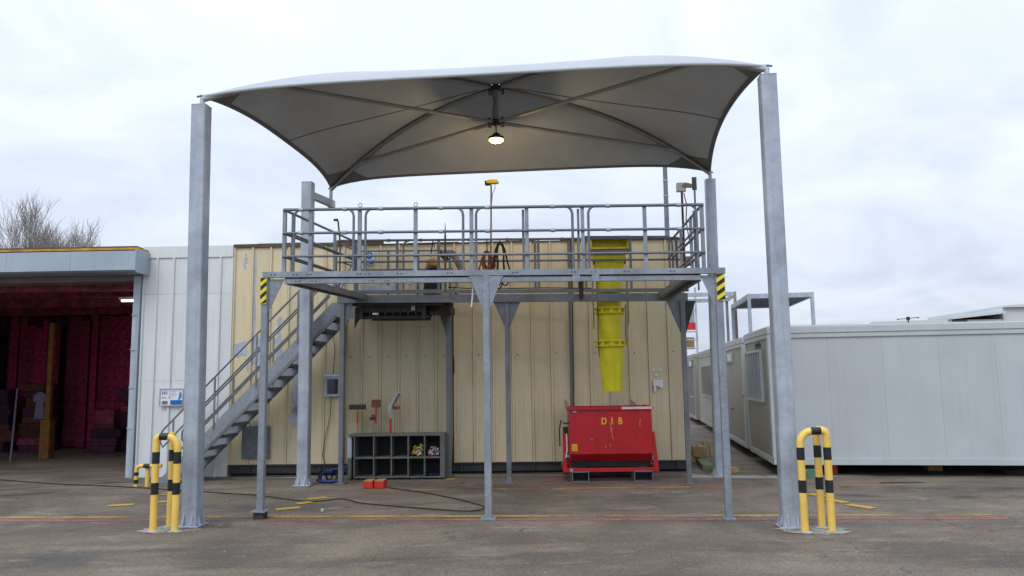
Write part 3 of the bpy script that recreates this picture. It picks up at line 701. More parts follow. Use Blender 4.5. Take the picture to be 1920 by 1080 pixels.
# ------------------------------------------------------------------ loading platform
plat = tag(empty('loading_platform', PLAT_O, PLAT_R), 'raised galvanised steel platform frame with guard rails all round', 'platform')
def warp(x, y, z):                       # the platform stands slightly out of level on the sloping yard
    return (x, y, z * (1 + (-.0172 * x + .034 * y) / 3.33))
def pb(m, name, mat=None, smooth=False, bevel=0, parent=None): return m.build(name, mat or galv_p, parent or plat, smooth, warp, bevel)
def channel(x0, x1, y, z0, z1, d=.05, t=.008):    # C-section along x, open to the back
    return MB().box(x0, x1, y, y + t, z0, z1).box(x0, x1, y + t, y + d, z1 - t, z1).box(x0, x1, y + t, y + d, z0, z0 + t)
pb(channel(-.03, 6.32, -.06, 3.293, 3.372, .1), 'front_beam')
pb(channel(.28, 6.0, -.04, 3.204, 3.272, .09), 'lower_front_beam', bevel=.002)
pb(MB().box(.28, 6.0, -.02, .03, 3.272, 3.293), 'beam_packing', steel_dark)
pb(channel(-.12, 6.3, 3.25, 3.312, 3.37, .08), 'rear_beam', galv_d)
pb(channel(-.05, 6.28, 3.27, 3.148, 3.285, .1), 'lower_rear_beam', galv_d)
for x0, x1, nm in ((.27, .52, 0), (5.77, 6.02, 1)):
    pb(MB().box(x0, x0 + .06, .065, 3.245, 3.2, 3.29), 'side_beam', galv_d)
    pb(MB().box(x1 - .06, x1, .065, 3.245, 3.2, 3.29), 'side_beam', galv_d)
    n = 9
    for k in range(n):
        y0 = .07 + k * 3.16 / n
        pb(MB().box(x0 + .061, x1 - .061, y0, y0 + 3.16 / n - .012, 3.262, 3.288), 'deck_plate', galv_d)
pb(MB().box(4.38, 4.45, .055, 3.25, 3.2, 3.285), 'cross_beam', steel_dark)
for x in (4.30, 4.56): pb(MB().box(x, x + .1, -.066, -.0605, 3.2, 3.29), 'splice_plate')
rr = random.Random(8)
for x in (.1, .42, .62, 1.33, 1.45, 1.9, 2.6, 3.5, 4.29, 4.56, 5.0, 5.6): pb(MB().cyl((x, -.066, 3.33), (x, -.061, 3.33), .010, n=6).cyl((x + .05, -.066, 3.33), (x + .05, -.061, 3.33), .010, n=6), 'bolt', steel_dark)
for x in (.45, .68, 1.5, 1.72, 4.33, 4.6): pb(MB().cyl((x, -.046, 3.238), (x, -.041, 3.238), .009, n=6).cyl((x + .05, -.046, 3.238), (x + .05, -.041, 3.238), .009, n=6), 'bolt', steel_dark)
def leg(x, y, zt, s=.092, mat=None, packing=False, plate=.20):
    pb(MB().rcol(s, s, .11 if packing else .022, zt, .01, c=(x, y)), 'leg', mat, True)
    z = .09 if packing else .004
    pb(MB().box(x - plate / 2, x + plate / 2, y - plate / 2, y + plate / 2, z, z + .02), 'foot_plate', mat)
    if packing: pb(MB().box(x - .07, x + .07, y - .07, y + .07, .002, .089), 'packing_block', steel_dark)
def gus(x0, x1, y, zt, zb, mat=None):    # triangular plate from x0 (at the leg) to x1
    d = 1 if x1 > x0 else -1
    pb(MB().prism([(x0, zt), (x1, zt), (x1 - d * .02, zt - .03), (x0 + d * .012, zb), (x0, zb)], 'y', y - .006, y + .006), 'gusset', mat)
leg(0, 0, 3.292, packing=True); leg(3.124, -.02, 3.292); leg(6.233, 0, 3.292, plate=.15)
gus(.047, .275, -.01, 3.27, 2.83); gus(3.171, 3.36, -.05, 3.285, 2.85); gus(3.077, 2.89, -.05, 3.285, 2.85); gus(6.186, 5.99, -.01, 3.27, 2.83)
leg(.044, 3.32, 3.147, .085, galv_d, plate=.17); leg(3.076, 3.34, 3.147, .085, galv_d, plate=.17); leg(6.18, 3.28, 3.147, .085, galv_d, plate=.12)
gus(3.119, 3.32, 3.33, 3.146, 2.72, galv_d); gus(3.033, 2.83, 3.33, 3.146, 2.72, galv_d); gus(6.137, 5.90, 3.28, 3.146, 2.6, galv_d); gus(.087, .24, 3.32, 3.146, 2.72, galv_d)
gus(6.223, 6.42, 3.28, 3.146, 2.6, steel_dark)
# hazard striped plates
for x0, x1, dz in ((-.052, .036, 0), (6.20, 6.305, 0)):
    z0, z1 = 2.92, 3.29; y = -.066
    pb(MB().box(x0, x1, y + .002, y + .012, z0, z1), 'hazard_plate', haz_y)
    w = x1 - x0
    for k in range(4):
        zb = z0 - .06 + k * .122
        P = [(x0, zb), (x1, zb + .075), (x1, zb + .135), (x0, zb + .06)]
        P = [(a, min(max(b, z0), z1)) for a, b in P]
        if max(b for a, b in P) - min(b for a, b in P) > .02: pb(MB().prism(P, 'y', y, y + .0018), 'hazard_stripe', black_p)
# front guard rail
ZT, ZM, ZL = 4.262, 3.925, 3.592
def rail(p0, p1, r=.021, name='rail', mat=None): pb(MB().cyl(p0, p1, r, n=10), name, mat or galv_r, True)
for z, r in ((ZT, .023), (ZM, .020), (ZL, .018)): rail((.24, -.02, z), (6.08, -.02, z), r)
for x in (.251, .632, 1.339, 2.136, 2.922, 3.689, 4.453, 5.293, 6.056):
    pb(MB().box(x - .025, x + .025, -.012, .03, 3.373, 4.275), 'post')
for x in (3.638, 4.395, .36): pb(MB().box(x - .016, x + .016, .02, .05, 3.373, 4.23), 'post', galv_d)
def hoop(x, d, y=-.02, z0=3.373):    # upright tube bending into the top rail; d = +1 bends to +x
    pts = [(x, y, z0)] + [(x + d * .1 - d * .1 * math.cos(R(a)), y, ZT - .1 + .1 * math.sin(R(a))) for a in (0, 30, 60, 90)]
    pb(MB().tube(pts, .018, 8), 'bent_upright', galv_r, True)
for x, d in ((1.26, -1), (1.431, 1), (2.81, -1), (2.99, 1), (4.316, -1), (4.533, 1), (5.98, -1), (.40, 1)): hoop(x, d)
for x in (.5, 1.13, 1.65, 2.5, 3.15, 4.05, 4.80, 5.75):
    for z in (ZT, ZM): pb(MB().cyl((x - .03, -.02, z), (x + .03, -.02, z), .030, n=10), 'coupler', galv, True)
for x in (1.345, 2.14):
    pb(MB().cyl((x, 0, 4.275), (x, 0, 4.295), .012, n=8), 'eye_bolt_shank', metal_l)
    pb(MB().tube([(x + .026 * math.cos(R(a)), 0, 4.32 + .026 * math.sin(R(a))) for a in range(0, 360, 30)], .007, 6, closed=True), 'eye_bolt', metal_l, True)
# side guard rails (outer and inner line)
for xs in ((.25, .34), (6.06, 5.97)):
    for j, x in enumerate(xs):
        for z in (ZT, ZM, ZL):
            if j and z == ZT: continue
            rail((x, .0, z), (x, 3.28, z - .02 * j), .020 if j == 0 else .015)
    for y in (1.08, 2.2): pb(MB().box(xs[0] - .02, xs[0] + .02, y - .025, y + .025, 3.293, 4.26), 'post')
    for y in (.12, 3.1): pb(MB().box(xs[1] - .016, xs[1] + .016, y - .02, y + .02, 3.293, 4.2), 'post', galv_d)
rail((.30, 2.2, 3.30), (.30, 3.2, 3.9), .014); rail((6.0, 2.1, 3.30), (6.0, 2.9, 3.62), .018)
# rear guard rail
for x0, x1 in ((-.06, 4.40), (4.38, 6.16)): rail((x0, 3.3, ZT + .01), (x1, 3.3, ZT + .012), .022)
rail((-.06, 3.3, 3.885), (6.2, 3.3, 3.885), .019); rail((4.45, 3.32, 4.31), (6.0, 3.32, 4.30), .018)
for x in (-.094, .31, 1.061, 1.833, 3.60, 3.66, 4.381, 5.308, 6.121, 6.22): pb(MB().box(x - .022, x + .022, 3.29, 3.33, 3.372, 4.28), 'post', galv_d)
hoop(1.18, 1, 3.30); hoop(6.05, -1, 3.3); hoop(4.50, 1, 3.3)
for x in (.9, 1.5, 2.4, 3.1, 4.1, 5.0): pb(MB().cyl((x - .03, 3.3, ZT + .01), (x + .03, 3.3, ZT + .01), .029, n=8), 'coupler', galv_d, True)
# stair landing behind the rear beam
for k in range(6): pb(MB().box(.02 + k * .302, .02 + k * .302 + .296, 3.40, 4.36, 3.21, 3.245), 'landing_plate', steel_dark)
for y in (3.39, 4.36): pb(MB().box(-.02, 1.9, y, y + .05, 3.10, 3.209), 'landing_beam', steel_dark)
leg(1.833, 4.33, 3.10, .09, galv_d, plate=.18)
gus(1.79, 1.60, 4.33, 3.10, 2.62, galv_d)
for z in (ZT - .05, 3.85): rail((-.05, 4.36, z), (1.9, 4.36, z), .018, mat=galv_d)
for x in (-.05, .62, 1.22, 1.86): pb(MB().box(x - .02, x + .02, 4.34, 4.38, 3.246, 4.22), 'post', galv_d)
for k in range(9): rail((.0 + k * .0, 3.45 + k * .1, 3.27), (.0, 3.45 + k * .1, 3.30), .006) if k == 0 else None
# braced end panel by the stair head
for a, b in (((-.03, 3.36, 3.35), (-.03, 4.3, 4.1)), ((-.03, 3.36, 3.9), (-.03, 4.3, 3.9)), ((-.03, 3.36, 3.6), (-.03, 4.3, 3.6)), ((-.03, 3.36, 4.22), (-.03, 4.3, 4.22))): rail(a, b, .016, mat=galv_d)
# dark folded gate frame slung below the landing
for y in (3.55, 4.2): pb(MB().cyl((.36, y, 2.90), (1.50, y, 2.90), .032, n=8), 'gate_tube', steel_dark, True)
for k in range(9): pb(MB().box(.34 + k * .145, .36 + k * .145, 3.5, 4.25, 2.93, 3.09), 'gate_bar', steel_dark)
for y in (3.5, 3.9, 4.26): pb(MB().box(.30, 1.56, y, y + .02, 2.99, 3.10), 'gate_rail', steel_dark)
for x in (.34, 1.52): pb(MB().box(x - .035, x + .035, 3.47, 3.53, 2.865, 3.10), 'hanger', steel_dark)
for x in (.12, 1.33): pb(MB().box(x - .035, x + .035, 3.44, 3.46, 3.02, 3.146), 'hanger_plate', galv)
pb(MB().box(1.56, 1.98, 3.7, 4.2, 2.96, 3.098), 'latch_box', steel_dark, bevel=.01)
pb(MB().box(.55, .66, 3.50, 3.56, 2.945, 2.98), 'latch', white_pl)
pb(MB().prism([(1.56, 3.0), (1.75, 2.93), (1.95, 3.0)], 'y', 3.6, 3.68), 'latch_plate', steel_dark)
pb(MB().prism([(.09, 3.10), (.34, 3.10), (.34, 2.93), (.2, 2.90), (.13, 2.80), (.09, 2.7)], 'y', 3.9, 3.92), 'curved_gusset', steel_dark)
# grey mesh infill panel of the landing gate
pb(MB().box(.36, 1.02, 3.335, 3.343, 3.37, 3.46), 'toe_board', galv)
pb(MB().tube([(2.0, 3.3, 3.42), (2.35, 3.3, 3.395), (2.7, 3.3, 3.40), (3.2, 3.3, 3.39), (3.8, 3.3, 3.395), (4.6, 3.3, 3.38)], .009, 6), 'cable', cable_m)
pb(MB().tube([(2.93, .06, 3.2), (2.92, .06, 3.0), (2.905, .06, 2.86)], .011, 6), 'pull_cord', paper)

# ------------------------------------------------------------------ stair
st = tag(empty('steel_stair', PLAT_O, PLAT_R), 'grey steel stair climbing from the yard to the platform', 'stair')
SL = .995
def su(x): return .899 + (x + 2.597) * SL         # top edge of the stringer
x0s = -2.597 - .899 / SL
for y in (3.45, 4.22):
    MB().prism([(x0s + .0, .005), (x0s + .30, .005), (-.148, 3.046), (-.02, 3.046), (-.02, 3.285), (-.207, 3.277)], 'y', y - .006, y + .006).build('stringer', galv_p, st)
    for sgn in (0,):
        MB().prism([(x0s + .30, .005), (x0s + .36, .005), (-.12, 3.0), (-.148, 3.046)], 'y', y - .003, y + .035 if y < 4 else y + .003).build('stringer_flange', galv_d, st)
tm = None
for i in range(1, 15):
    z = i * .216; xn = x0s + (z + .14) / SL - .06
    if tm is None:
        o = MB().box(0, .245, 3.457, 4.213, -.025, 0).box(0, .012, 3.457, 4.213, -.07, -.0255).box(.233, .245, 3.457, 4.213, -.06, -.0255).build('tread', galv_d, st); tm = o.data
    else: o = link('tread', tm, st)
    o.location = (xn, 0, z)
    for y in (3.441,):
        MB().cyl((xn + .08, y - .004, z - .01), (xn + .08, y + .004, z - .01), .011, n=6).build('tread_bolt', galv_d, st)
for y in (3.45, 4.22):
    for off, xa, xb in ((.876, -3.30, -.55), (.567, -3.05, -.25), (.167, -3.1, -.25)):
        MB().cyl((xa, y, su(xa) + off), (xb, y, su(xb) + off), .017, n=8).build('handrail', galv_d, st, True)
    a = (-3.30, su(-3.30) + .876); b = (-3.05, su(-3.05) + .567)
    MB().tube([(a[0], y, a[1]), (a[0] - .10, y, a[1] - .10), (a[0] - .15, y, a[1] - .19), (a[0] - .155, y, a[1] - .33), (a[0] - .10, y, a[1] - .42), (a[0] - .0, y, b[1] - .26), (a[0] + .13, y, b[1] - .12), (b[0], y, b[1])], .017, 8).build('rail_loop', galv_d, st, True)
    c = (-3.1, su(-3.1) + .167)
    for x in (-3.2, -2.42, -1.63, -.85):
        MB().box(x - .016, x + .016, y - .022, y - .007, su(x) - .1, su(x) + .868).build('rail_post', galv_d, st)
MB().box(x0s - .02, x0s + .36, 3.40, 4.27, .003, .0048).build('foot_plate', galv_d, st)

# ------------------------------------------------------------------ yellow and black pipe guards
def hoop_guard(loc, label, legs, third, h, flip):
    g = tag(empty('pipe_guard', loc), label, 'barrier', 'yellow and black column guards')
    (ax, ay), (bx, by) = legs; r = .044; rb = .15
    A, B = Vector((ax, ay, 0)), Vector((bx, by, 0)); d = (B - A).normalized(); w = (B - A).length
    def bend(P, dd, rad):
        return [P + dd * rad * (1 - math.cos(R(a))) + Vector((0, 0, h - rad + rad * math.sin(R(a)))) for a in range(0, 91, 15)]
    ra, rbb = (.055, rb) if not flip else (rb, .055)
    path = [A] + bend(A, d, ra) + list(reversed(bend(B, -d, rbb))) + [B]
    MB().tube(path, r, 18).build('hoop', yellow_p, g, True)
    T = Vector((third[0], third[1], 0)); M = A.lerp(B, .68 if flip else .62) if not flip else B
    Mt = (A.lerp(B, .5) if not flip else B) + Vector((0, 0, h))
    td = Vector((Mt.x - T.x, Mt.y - T.y, 0)); tw = td.length; td.normalize()
    MB().tube([T] + bend(T, td, .06) + [Vector((Mt.x, Mt.y, h)) - td * .02], r * .99, 16).build('rear_leg', yellow_p, g, True)
    for P in (A, B):
        for z0, z1 in ((.455, .60), (.835, .98)): MB().cyl(P + Vector((0, 0, z0)), P + Vector((0, 0, z1)), r + .0016, n=18, caps=False).build('black_band', black_p, g, True)
    for z0, z1 in ((.455, .60), (.835, .98)): MB().cyl(T + Vector((0, 0, z0)), T + Vector((0, 0, z1)), r + .0014, n=16, caps=False).build('black_band', black_p, g, True)
    mid = A.lerp(B, .38 if not flip else .60) + Vector((0, 0, h))
    MB().cyl(mid - d * .058, mid + d * .058, r + .0016, n=18, caps=False).build('black_band', black_p, g, True)
    for P in (A, B, T): MB().lathe([(.085, .0075), (.06, .016), (r, .02)], (P.x, P.y), 14, False).build('cement_collar', concrete, g, True)
    return g
hoop_guard((0, 0, 0), 'left yellow and black pipe guard in front of the front left column', ((-4.53, 9.75), (-4.25, 9.73)), (-4.46, 10.06), 1.17, False)
hoop_guard((0, 0, 0), 'right yellow and black pipe guard beside the front right column', ((3.40, 9.17), (3.71, 9.15)), (3.70, 9.42), 1.17, True)

# ------------------------------------------------------------------ rubbish chute (wall frame, centred x 7.45 y -1.3)
ch = tag(wall_empty('rubbish_chute', 7.46, -1.28), 'yellow plastic rubbish chute hanging over the red skip', 'chute')
m = MB()
for x0, x1, z0, z1 in ((-.365, -.31, 4.12, 4.365), (.31, .365, 4.12, 4.365), (-.309, .309, 4.325, 4.365), (-.309, .309, 4.12, 4.16)): m.box(x0, x1, -.30, -.05, z0, z1)
m.build('hopper_frame', chute_y, ch, bevel=.01)
MB().box(-.309, .309, -.10, -.06, 4.161, 4.324).build('hopper_back', chute_y, ch)
fr = [(-.31, -.29), (.31, -.29), (.31, .20), (-.31, .20)]; fb = [(-.235, -.23), (.235, -.23), (.235, .20), (-.235, .20)]
MB().add([(x, y, 4.10) for x, y in fr] + [(x, y, 3.74) for x, y in fb], [(0, 1, 5, 4), (1, 2, 6, 5), (2, 3, 7, 6), (3, 0, 4, 7), (0, 1, 2, 3), (4, 5, 6, 7)]).build('hopper_funnel', chute_y, ch, bevel=.012)
MB().box(-.36, .36, -.32, -.28, 4.02, 4.10).build('hopper_bracket', galv_d, ch)
def section(zt, zb, rt, rb, cx, cxb, ring=True):
    n = 28; vs = []; fs = []
    prof = [(rt, zt, 0), (rt * .99, zt - .06, .1), (rb, zb, 1), (rb - .012, zb, 1), (rt - .014, zt - .05, .1), (rt - .012, zt, 0)]
    for r, z, k in prof:
        for i in range(n): a = 2 * math.pi * i / n; vs.append((cx + (cxb - cx) * k + r * math.cos(a), -.02 + r * math.sin(a), z))
    for j in range(len(prof) - 1):
        for i in range(n): fs.append((j * n + i, j * n + (i + 1) % n, (j + 1) * n + (i + 1) % n, (j + 1) * n + i))
    o = MB().add(vs, fs).build('chute_section', chute_y, ch, True)
    if ring:
        for dz, ex in ((-.012, .030), (-.10, .016)):
            MB().tube([(cx + (rt + ex) * math.cos(2 * math.pi * i / 32), -.02 + (rt + ex) * math.sin(2 * math.pi * i / 32), zt + dz) for i in range(32)], .022, 8, closed=True).build('collar_ring', chute_y, o, True)
        for a in range(200, 341, 35):
            x, y = cx + (rt + .014) * math.cos(R(a)), -.02 + (rt + .014) * math.sin(R(a))
            cr = MB().box(-.022, .022, -.03, .03, zt - .10, zt - .01).build('collar_rib', chute_y, o)
            cr.location = (x, y, 0); cr.rotation_euler = (0, 0, R(a))
    return o
section(3.76, 2.95, .245, .205, 0, 0, False)
section(3.46, 2.98, .25, .205, 0, 0, False)
section(3.08, 2.38, .235, .190, 0, -.01); section(2.49, 1.585, .235, .174, -.01, .008)
# chains: each a run of links
lk = None
for x, z1, z0 in ((-.31, 3.72, 2.70), (-.235, 3.7, 2.2), (.31, 3.72, 2.75), (.26, 3.1, 2.4)):
    z = z1; k = 0
    while z > z0:
        if lk is None:
            o = MB().tube([(.011 * math.cos(R(a)), 0, .022 * math.sin(R(a))) for a in range(0, 360, 45)], .0042, 5, closed=True).build('chain_link', steel_dark, ch); lk = o.data
        else: o = link('chain_link', lk, ch)
        o.location = (x + .004 * math.sin(z * 9), -.20, z); o.rotation_euler = (0, 0, R(90 * (k % 2) + 20)); z -= .036; k += 1
for x in (-.27, .27): MB().box(x - .02, x + .02, -.24, -.19, 3.86, 3.93).build('shackle_block', rubber, ch)

# ------------------------------------------------------------------ red tipping skip
sk = tag(wall_empty('tipping_skip', 6.55, -1.3), 'red steel tipping skip with yellow stencilled letters under the chute', 'skip')
def sx(x): return x - 6.55
w0, w1 = sx(6.69), sx(8.15)
T = .02
m = MB()
prof = [(0, 1.29), (0, .48), (.17, .34), (.75, .34), (1.02, .98), (1.02, 1.29)]       # y,z outline seen from the side
for xs in (w0, w1 - .012): MB().prism(prof, 'x', xs, xs + .012).build('side_plate', red_p, sk)
MB().box(w0 + .0125, w1 - .0125, 0, .012, .48, 1.29).build('front_plate', red_p, sk)
MB().prism([(0, .479), (.17, .34), (.18, .352), (.012, .479)], 'x', w0 + .0125, w1 - .0125).build('lower_slope', red_p, sk)
MB().box(w0 + .0125, w1 - .0125, .17, .75, .338, .35).build('floor_plate', red_p, sk)
MB().prism([(.75, .34), (1.02, .98), (1.02, 1.29), (1.008, 1.29), (1.008, .98), (.74, .352)], 'x', w0 + .0125, w1 - .0125).build('rear_plate', red_p, sk)
MB().box(sx(6.63), sx(8.17), -.035, -.001, 1.255, 1.31).build('rim', red_p, sk, bevel=.004)
for x in (w0 - .04, w1 + .003): MB().box(x, x + .036, .0, 1.02, 1.255, 1.305).build('rim', red_p, sk, bevel=.004)
MB().box(sx(7.62), sx(8.165), -.037, -.0352, 1.262, 1.304).build('worn_rim_strip', scratch_m, sk)
MB().prism([(w0 - .05, 1.30), (w0 - .05, 1.44), (w0 + .02, 1.31)], 'y', .3, .9).build('corner_ear', rust_r, sk)
MB().prism([(w1 - .27, 1.30), (w1 - .27, 1.42), (w1 - .12, 1.305)], 'y', .9, .92).build('corner_ear', rust_r, sk)
MB().box(sx(6.553), sx(8.25), .0, .06, .165, .235).build('base_beam', red_p, sk, bevel=.004)
MB().box(sx(6.553), sx(8.25), .9, .96, .165, .235).build('base_beam', red_p, sk)
for x in (sx(6.553), sx(8.19)): MB().box(x, x + .06, .061, .9, .165, .235).build('base_beam', red_p, sk)
MB().prism([(sx(8.155), .85), (sx(8.195), .86), (sx(8.25), .236), (sx(8.165), .236)], 'y', .02, .05).build('side_arm', red_p, sk)
MB().prism([(sx(6.56), .236), (sx(6.555), .84), (sx(6.62), .84), (sx(6.62), .236)], 'y', .02, .05).build('side_arm', red_p, sk)
MB().tube([(sx(6.625), -.02, .84), (sx(6.63), -.02, .55), (sx(6.60), -.02, .42)], .012, 6).build('lever', scratch_m, sk)
MB().tube([(sx(6.69), .02, 1.03), (sx(6.58), .0, 1.02), (sx(6.53), .0, 1.08), (sx(6.50), 0, .9), (sx(6.505), 0, .62)], .014, 6).build('chain', steel_dark, sk)
MB().cyl((sx(6.70), -.02, .20), (sx(6.70), .0, .20), .03, n=12).build('hinge_pin', metal_l, sk)
MB().box(sx(6.60), sx(6.66), .0, .07, .43, .46).build('latch', metal_l, sk)
for a, b in ((6.705, 7.005), (7.80, 8.13)):
    m = MB(); t_ = .012
    x0, x1 = sx(a), sx(b)
    m.box(x0, x1, -.09, .95, .004, .016).box(x0, x1, -.09, -.001, .172, .186).box(x0, x1, .0, .95, .15, .164).box(x0, x0 + t_, -.09, .95, .0165, .1495).box(x1 - t_, x1, -.09, .95, .0165, .1495).box(x0, x0 + t_, -.09, -.001, .15, .1715).box(x1 - t_, x1, -.09, -.001, .15, .1715)
    m.build('fork_pocket', galv_d, sk); MB().box(x0 + .013, x1 - .013, .12, .13, .017, .147).build('pocket_shade_plate', shelf_dk, sk)  # black plate inside paints the shade of the pocket hollow
MB().box(sx(6.6), sx(8.2), .955, .975, .02, .9).build('back_panel', plinth_m, sk)
MB().box(w0 + .02, w1 - .02, .2, .21, .236, .337).build('gap_shade_plate', shelf_dk, sk)  # black plate added as the shade in the gap below the body
# stencilled letters
def text_obj(s, size, loc, rot, mat, parent, name, ex=.0006, spacing=1.0):
    cu = bpy.data.curves.new(name, 'FONT'); cu.body = s; cu.size = size; cu.extrude = ex; cu.align_x = 'CENTER'; cu.space_character = spacing; cu.offset = size * .03
    tmp = bpy.data.objects.new('tmp', cu); C.objects.link(tmp)
    dg = bpy.context.evaluated_depsgraph_get(); me = bpy.data.meshes.new_from_object(tmp.evaluated_get(dg))
    bpy.data.objects.remove(tmp); me.materials.clear(); me.materials.append(mat)
    o = link(name, me, parent); o.location = loc; o.rotation_euler = rot; return o
for k, chh in enumerate('DIB'):
    o = text_obj(chh, .165, (sx(7.30 + k * .145), -.002, 1.0), (R(90), 0, 0), yel_print, sk, 'stencil_letter'); o.scale = (.8, 1, 1)
    o.data.transform(Matrix.Translation((0, 0, 0)))
MB().box(sx(6.715), sx(6.815), -.003, -.0005, .535, .655).build('warning_sticker', yel_print, sk)
for k in range(3): MB().box(sx(6.725), sx(6.805), -.0045, -.0032, .56 + .028 * k, .566 + .028 * k).build('sticker_print', navy_print, sk)
MB().box(sx(6.735), sx(6.82), -.003, -.0005, 1.215, 1.24).build('maker_sticker', blue_sign2, sk)
MB().box(sx(6.76), sx(6.80), -.0042, -.0032, 1.22, 1.235).build('sticker_print', paper, sk)
for pts in ([(7.41, 1.03), (7.415, .92), (7.43, .86)], [(7.435, .95), (7.44, .80), (7.46, .74)], [(7.95, 1.08), (7.935, 1.02), (7.94, .95)], [(7.4, .66), (7.4, .60)], [(7.32, .63), (7.315, .57)], [(7.05, .75), (7.1, .72)]):
    MB().tube([(sx(x), -.0008, z) for x, z in pts], .0028, 4).build('scratch', scratch_m, sk)

# ------------------------------------------------------------------ pigeon-hole shelf with contents
sh = tag(wall_empty('pigeonhole_shelf', 2.55, -.78), 'scuffed grey steel pigeonhole shelf against the cream wall', 'shelf')
D = .42
MB().box(.03, 1.83, 0, D, .795, .835).build('top', shelf_m, sh, bevel=.004)
MB().box(.14, 1.74, .005, D - .02, .385, .415).build('middle_shelf', shelf_m, sh)
MB().box(.14, 1.18, .005, D - .02, .035, .06).build('bottom_shelf', shelf_m, sh); MB().box(1.185, 1.74, .005, D - .02, .03, .055).build('bottom_shelf', shelf_m, sh)
MB().box(0, .075, .05, D, .4, .79).build('left_side', bluegrey, sh); MB().box(0, .075, .05, D, .03, .398).build('left_side', shelf_m, sh)
MB().box(1.742, 1.83, 0, D, .03, .794).build('right_side', shelf_m, sh, bevel=.004)
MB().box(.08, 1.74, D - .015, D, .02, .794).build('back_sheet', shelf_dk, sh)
for x in (.125, .49, .82, 1.135, 1.44):
    for z0, z1 in ((.0605, .3845), (.4155, .7945)):
        MB().box(x, x + .022, .008, D - .018, z0, z1).build('divider', shelf_m, sh)
for x in (.15, .8, 1.2, 1.7): MB().box(x, x + .04, .05, .1, 0, .03).build('foot', steel_dark, sh)
def pile(name, x0, x1, z, h, mats, label, n, seed):
    r_ = random.Random(seed); t = tag(wall_empty(name, 2.55 + x0, -.78, z), label, 'straps')
    W = x1 - x0
    for k in range(n):
        L = r_.uniform(.03, .09); a = Vector((r_.uniform(-.4, 1), r_.uniform(-1, .3), r_.uniform(-.4, .4))).normalized() * L / 2
        x = r_.uniform(.05, W - .045); zz = .02 + h * r_.random() * (.45 + .55 * r_.random()); p = Vector((x, .06 + .12 * r_.random() + zz * .4, zz))
        MB().tube([p - a, p - a * .2 + Vector((0, 0, .008)), p + a], r_.uniform(.006, .013), 6).build('strap_end', r_.choice(mats), t, True)
    return t
pile('ratchet_straps', 1.16, 1.44, .416, .20, [haz_y, haz_y, orange_pl, paper, metal_l], 'heap of yellow and white strap ends in the upper shelf', 64, 1)
pile('ratchet_straps', 1.465, 1.74, .416, .14, [red_pl, paper, paper, metal_l, red_pl, galv], 'heap of red and white strap ends in the rightmost upper shelf', 52, 2)
t = tag(wall_empty('plastic_sheet', 2.55 + 1.6, -.70, .50), 'crumpled pale sheet behind the red and white strap ends', 'sheet')
MB().prism([(-.08, .0), (.0, .07), (.05, .10), (.07, .03), (.04, -.03)], 'y', .05, .07).build('sheet', galv_d, t)
t = tag(wall_empty('blue_cloth', 2.55 + 1.6, -.72, .057), 'dark blue cloth in the rightmost lower shelf', 'cloth')
MB().add([(x * .03 - .12, y * .04, .02 + .02 * math.sin(x * 1.9 + y * 2.3) + .01 * math.cos(y * 4 + x)) for y in range(8) for x in range(8)],
         [(y * 8 + x, y * 8 + x + 1, y * 8 + x + 9, y * 8 + x + 8) for y in range(7) for x in range(7)]).build('folds', navy_print, t, True)

# ------------------------------------------------------------------ hand tools standing behind the shelf
def tool(name, x, y, label, cat): return tag(wall_empty(name, x, y), label, cat)
t = tool('broom', 2.63, -.30, 'broom with a wide dark bristle head and red sleeve behind the shelf', 'broom')
MB().cyl((0, 0, 0), (0, .0, 1.25), .014, n=8).build('handle', handle_w, t, True); MB().cyl((0, 0, 1.02), (.0, 0, 1.24), .019, n=8).build('red_sleeve', red_pl, t, True)
MB().box(-.16, .16, -.03, .03, 1.25, 1.28).build('head', wood, t)
for k in range(22): MB().prism([(-.158 + k * .0145, 1.281), (-.147 + k * .0145, 1.281), (-.145 + k * .0146, 1.36 + .02 * ((k * 7) % 3) / 2), (-.16 + k * .0146, 1.365)], 'y', -.035, .03).build('bristle_tuft', bristle_d, t)
t = tool('shovel', 2.985, -.30, 'square brown shovel with a red shaft behind the shelf', 'shovel')
MB().cyl((0, 0, 0), (.01, 0, 1.4), .014, n=8).build('handle', handle_w, t, True); MB().cyl((.005, 0, 1.0), (.01, 0, 1.32), .02, n=8).build('red_sleeve', red_pl, t, True)
MB().prism([(-.085, 1.32), (-.075, 1.46), (.105, 1.465), (.095, 1.32), (.03, 1.31), (-.02, 1.31)], 'y', -.015, .01).build('blade', bristle_b, t, bevel=.004)
t = tool('mallet', 2.93, -.32, 'short mallet with a wooden shaft beside the brown shovel', 'mallet')
MB().cyl((0, 0, 0), (0, 0, 1.16), .022, n=8).build('handle', handle_w, t, True); MB().box(-.055, .045, -.03, .03, 1.08, 1.13).build('head', steel_dark, t, bevel=.01); MB().box(-.02, .035, -.025, .025, 1.135, 1.18).build('top_cap', bristle_b, t)
t = tool('snow_pusher', 3.28, -.32, 'long grey bent blade scraper with a red grip behind the shelf', 'scraper')
MB().tube([(0, 0, 0), (0, 0, 1.2), (-.02, 0, 1.3)], .017, 8).build('handle', metal_l, t, True); MB().cyl((0, 0, .8), (0, 0, 1.1), .022, n=8).build('red_grip', red_pl, t, True)
MB().prism([(-.05, 1.23), (-.05, 1.33), (.02, 1.42), (.14, 1.60), (.22, 1.59), (.11, 1.41), (.02, 1.30), (-.02, 1.22)], 'y', -.02, .02).build('blade', metal_l, t, bevel=.004)
MB().prism([(.02, 1.33), (.15, 1.585), (.2, 1.58), (.06, 1.33)], 'y', -.028, -.021).build('blade_face', shelf_m, t)
t = tool('hand_brush', 3.345, -.28, 'thin stick with a small brown brush head beside the grey scraper', 'brush')
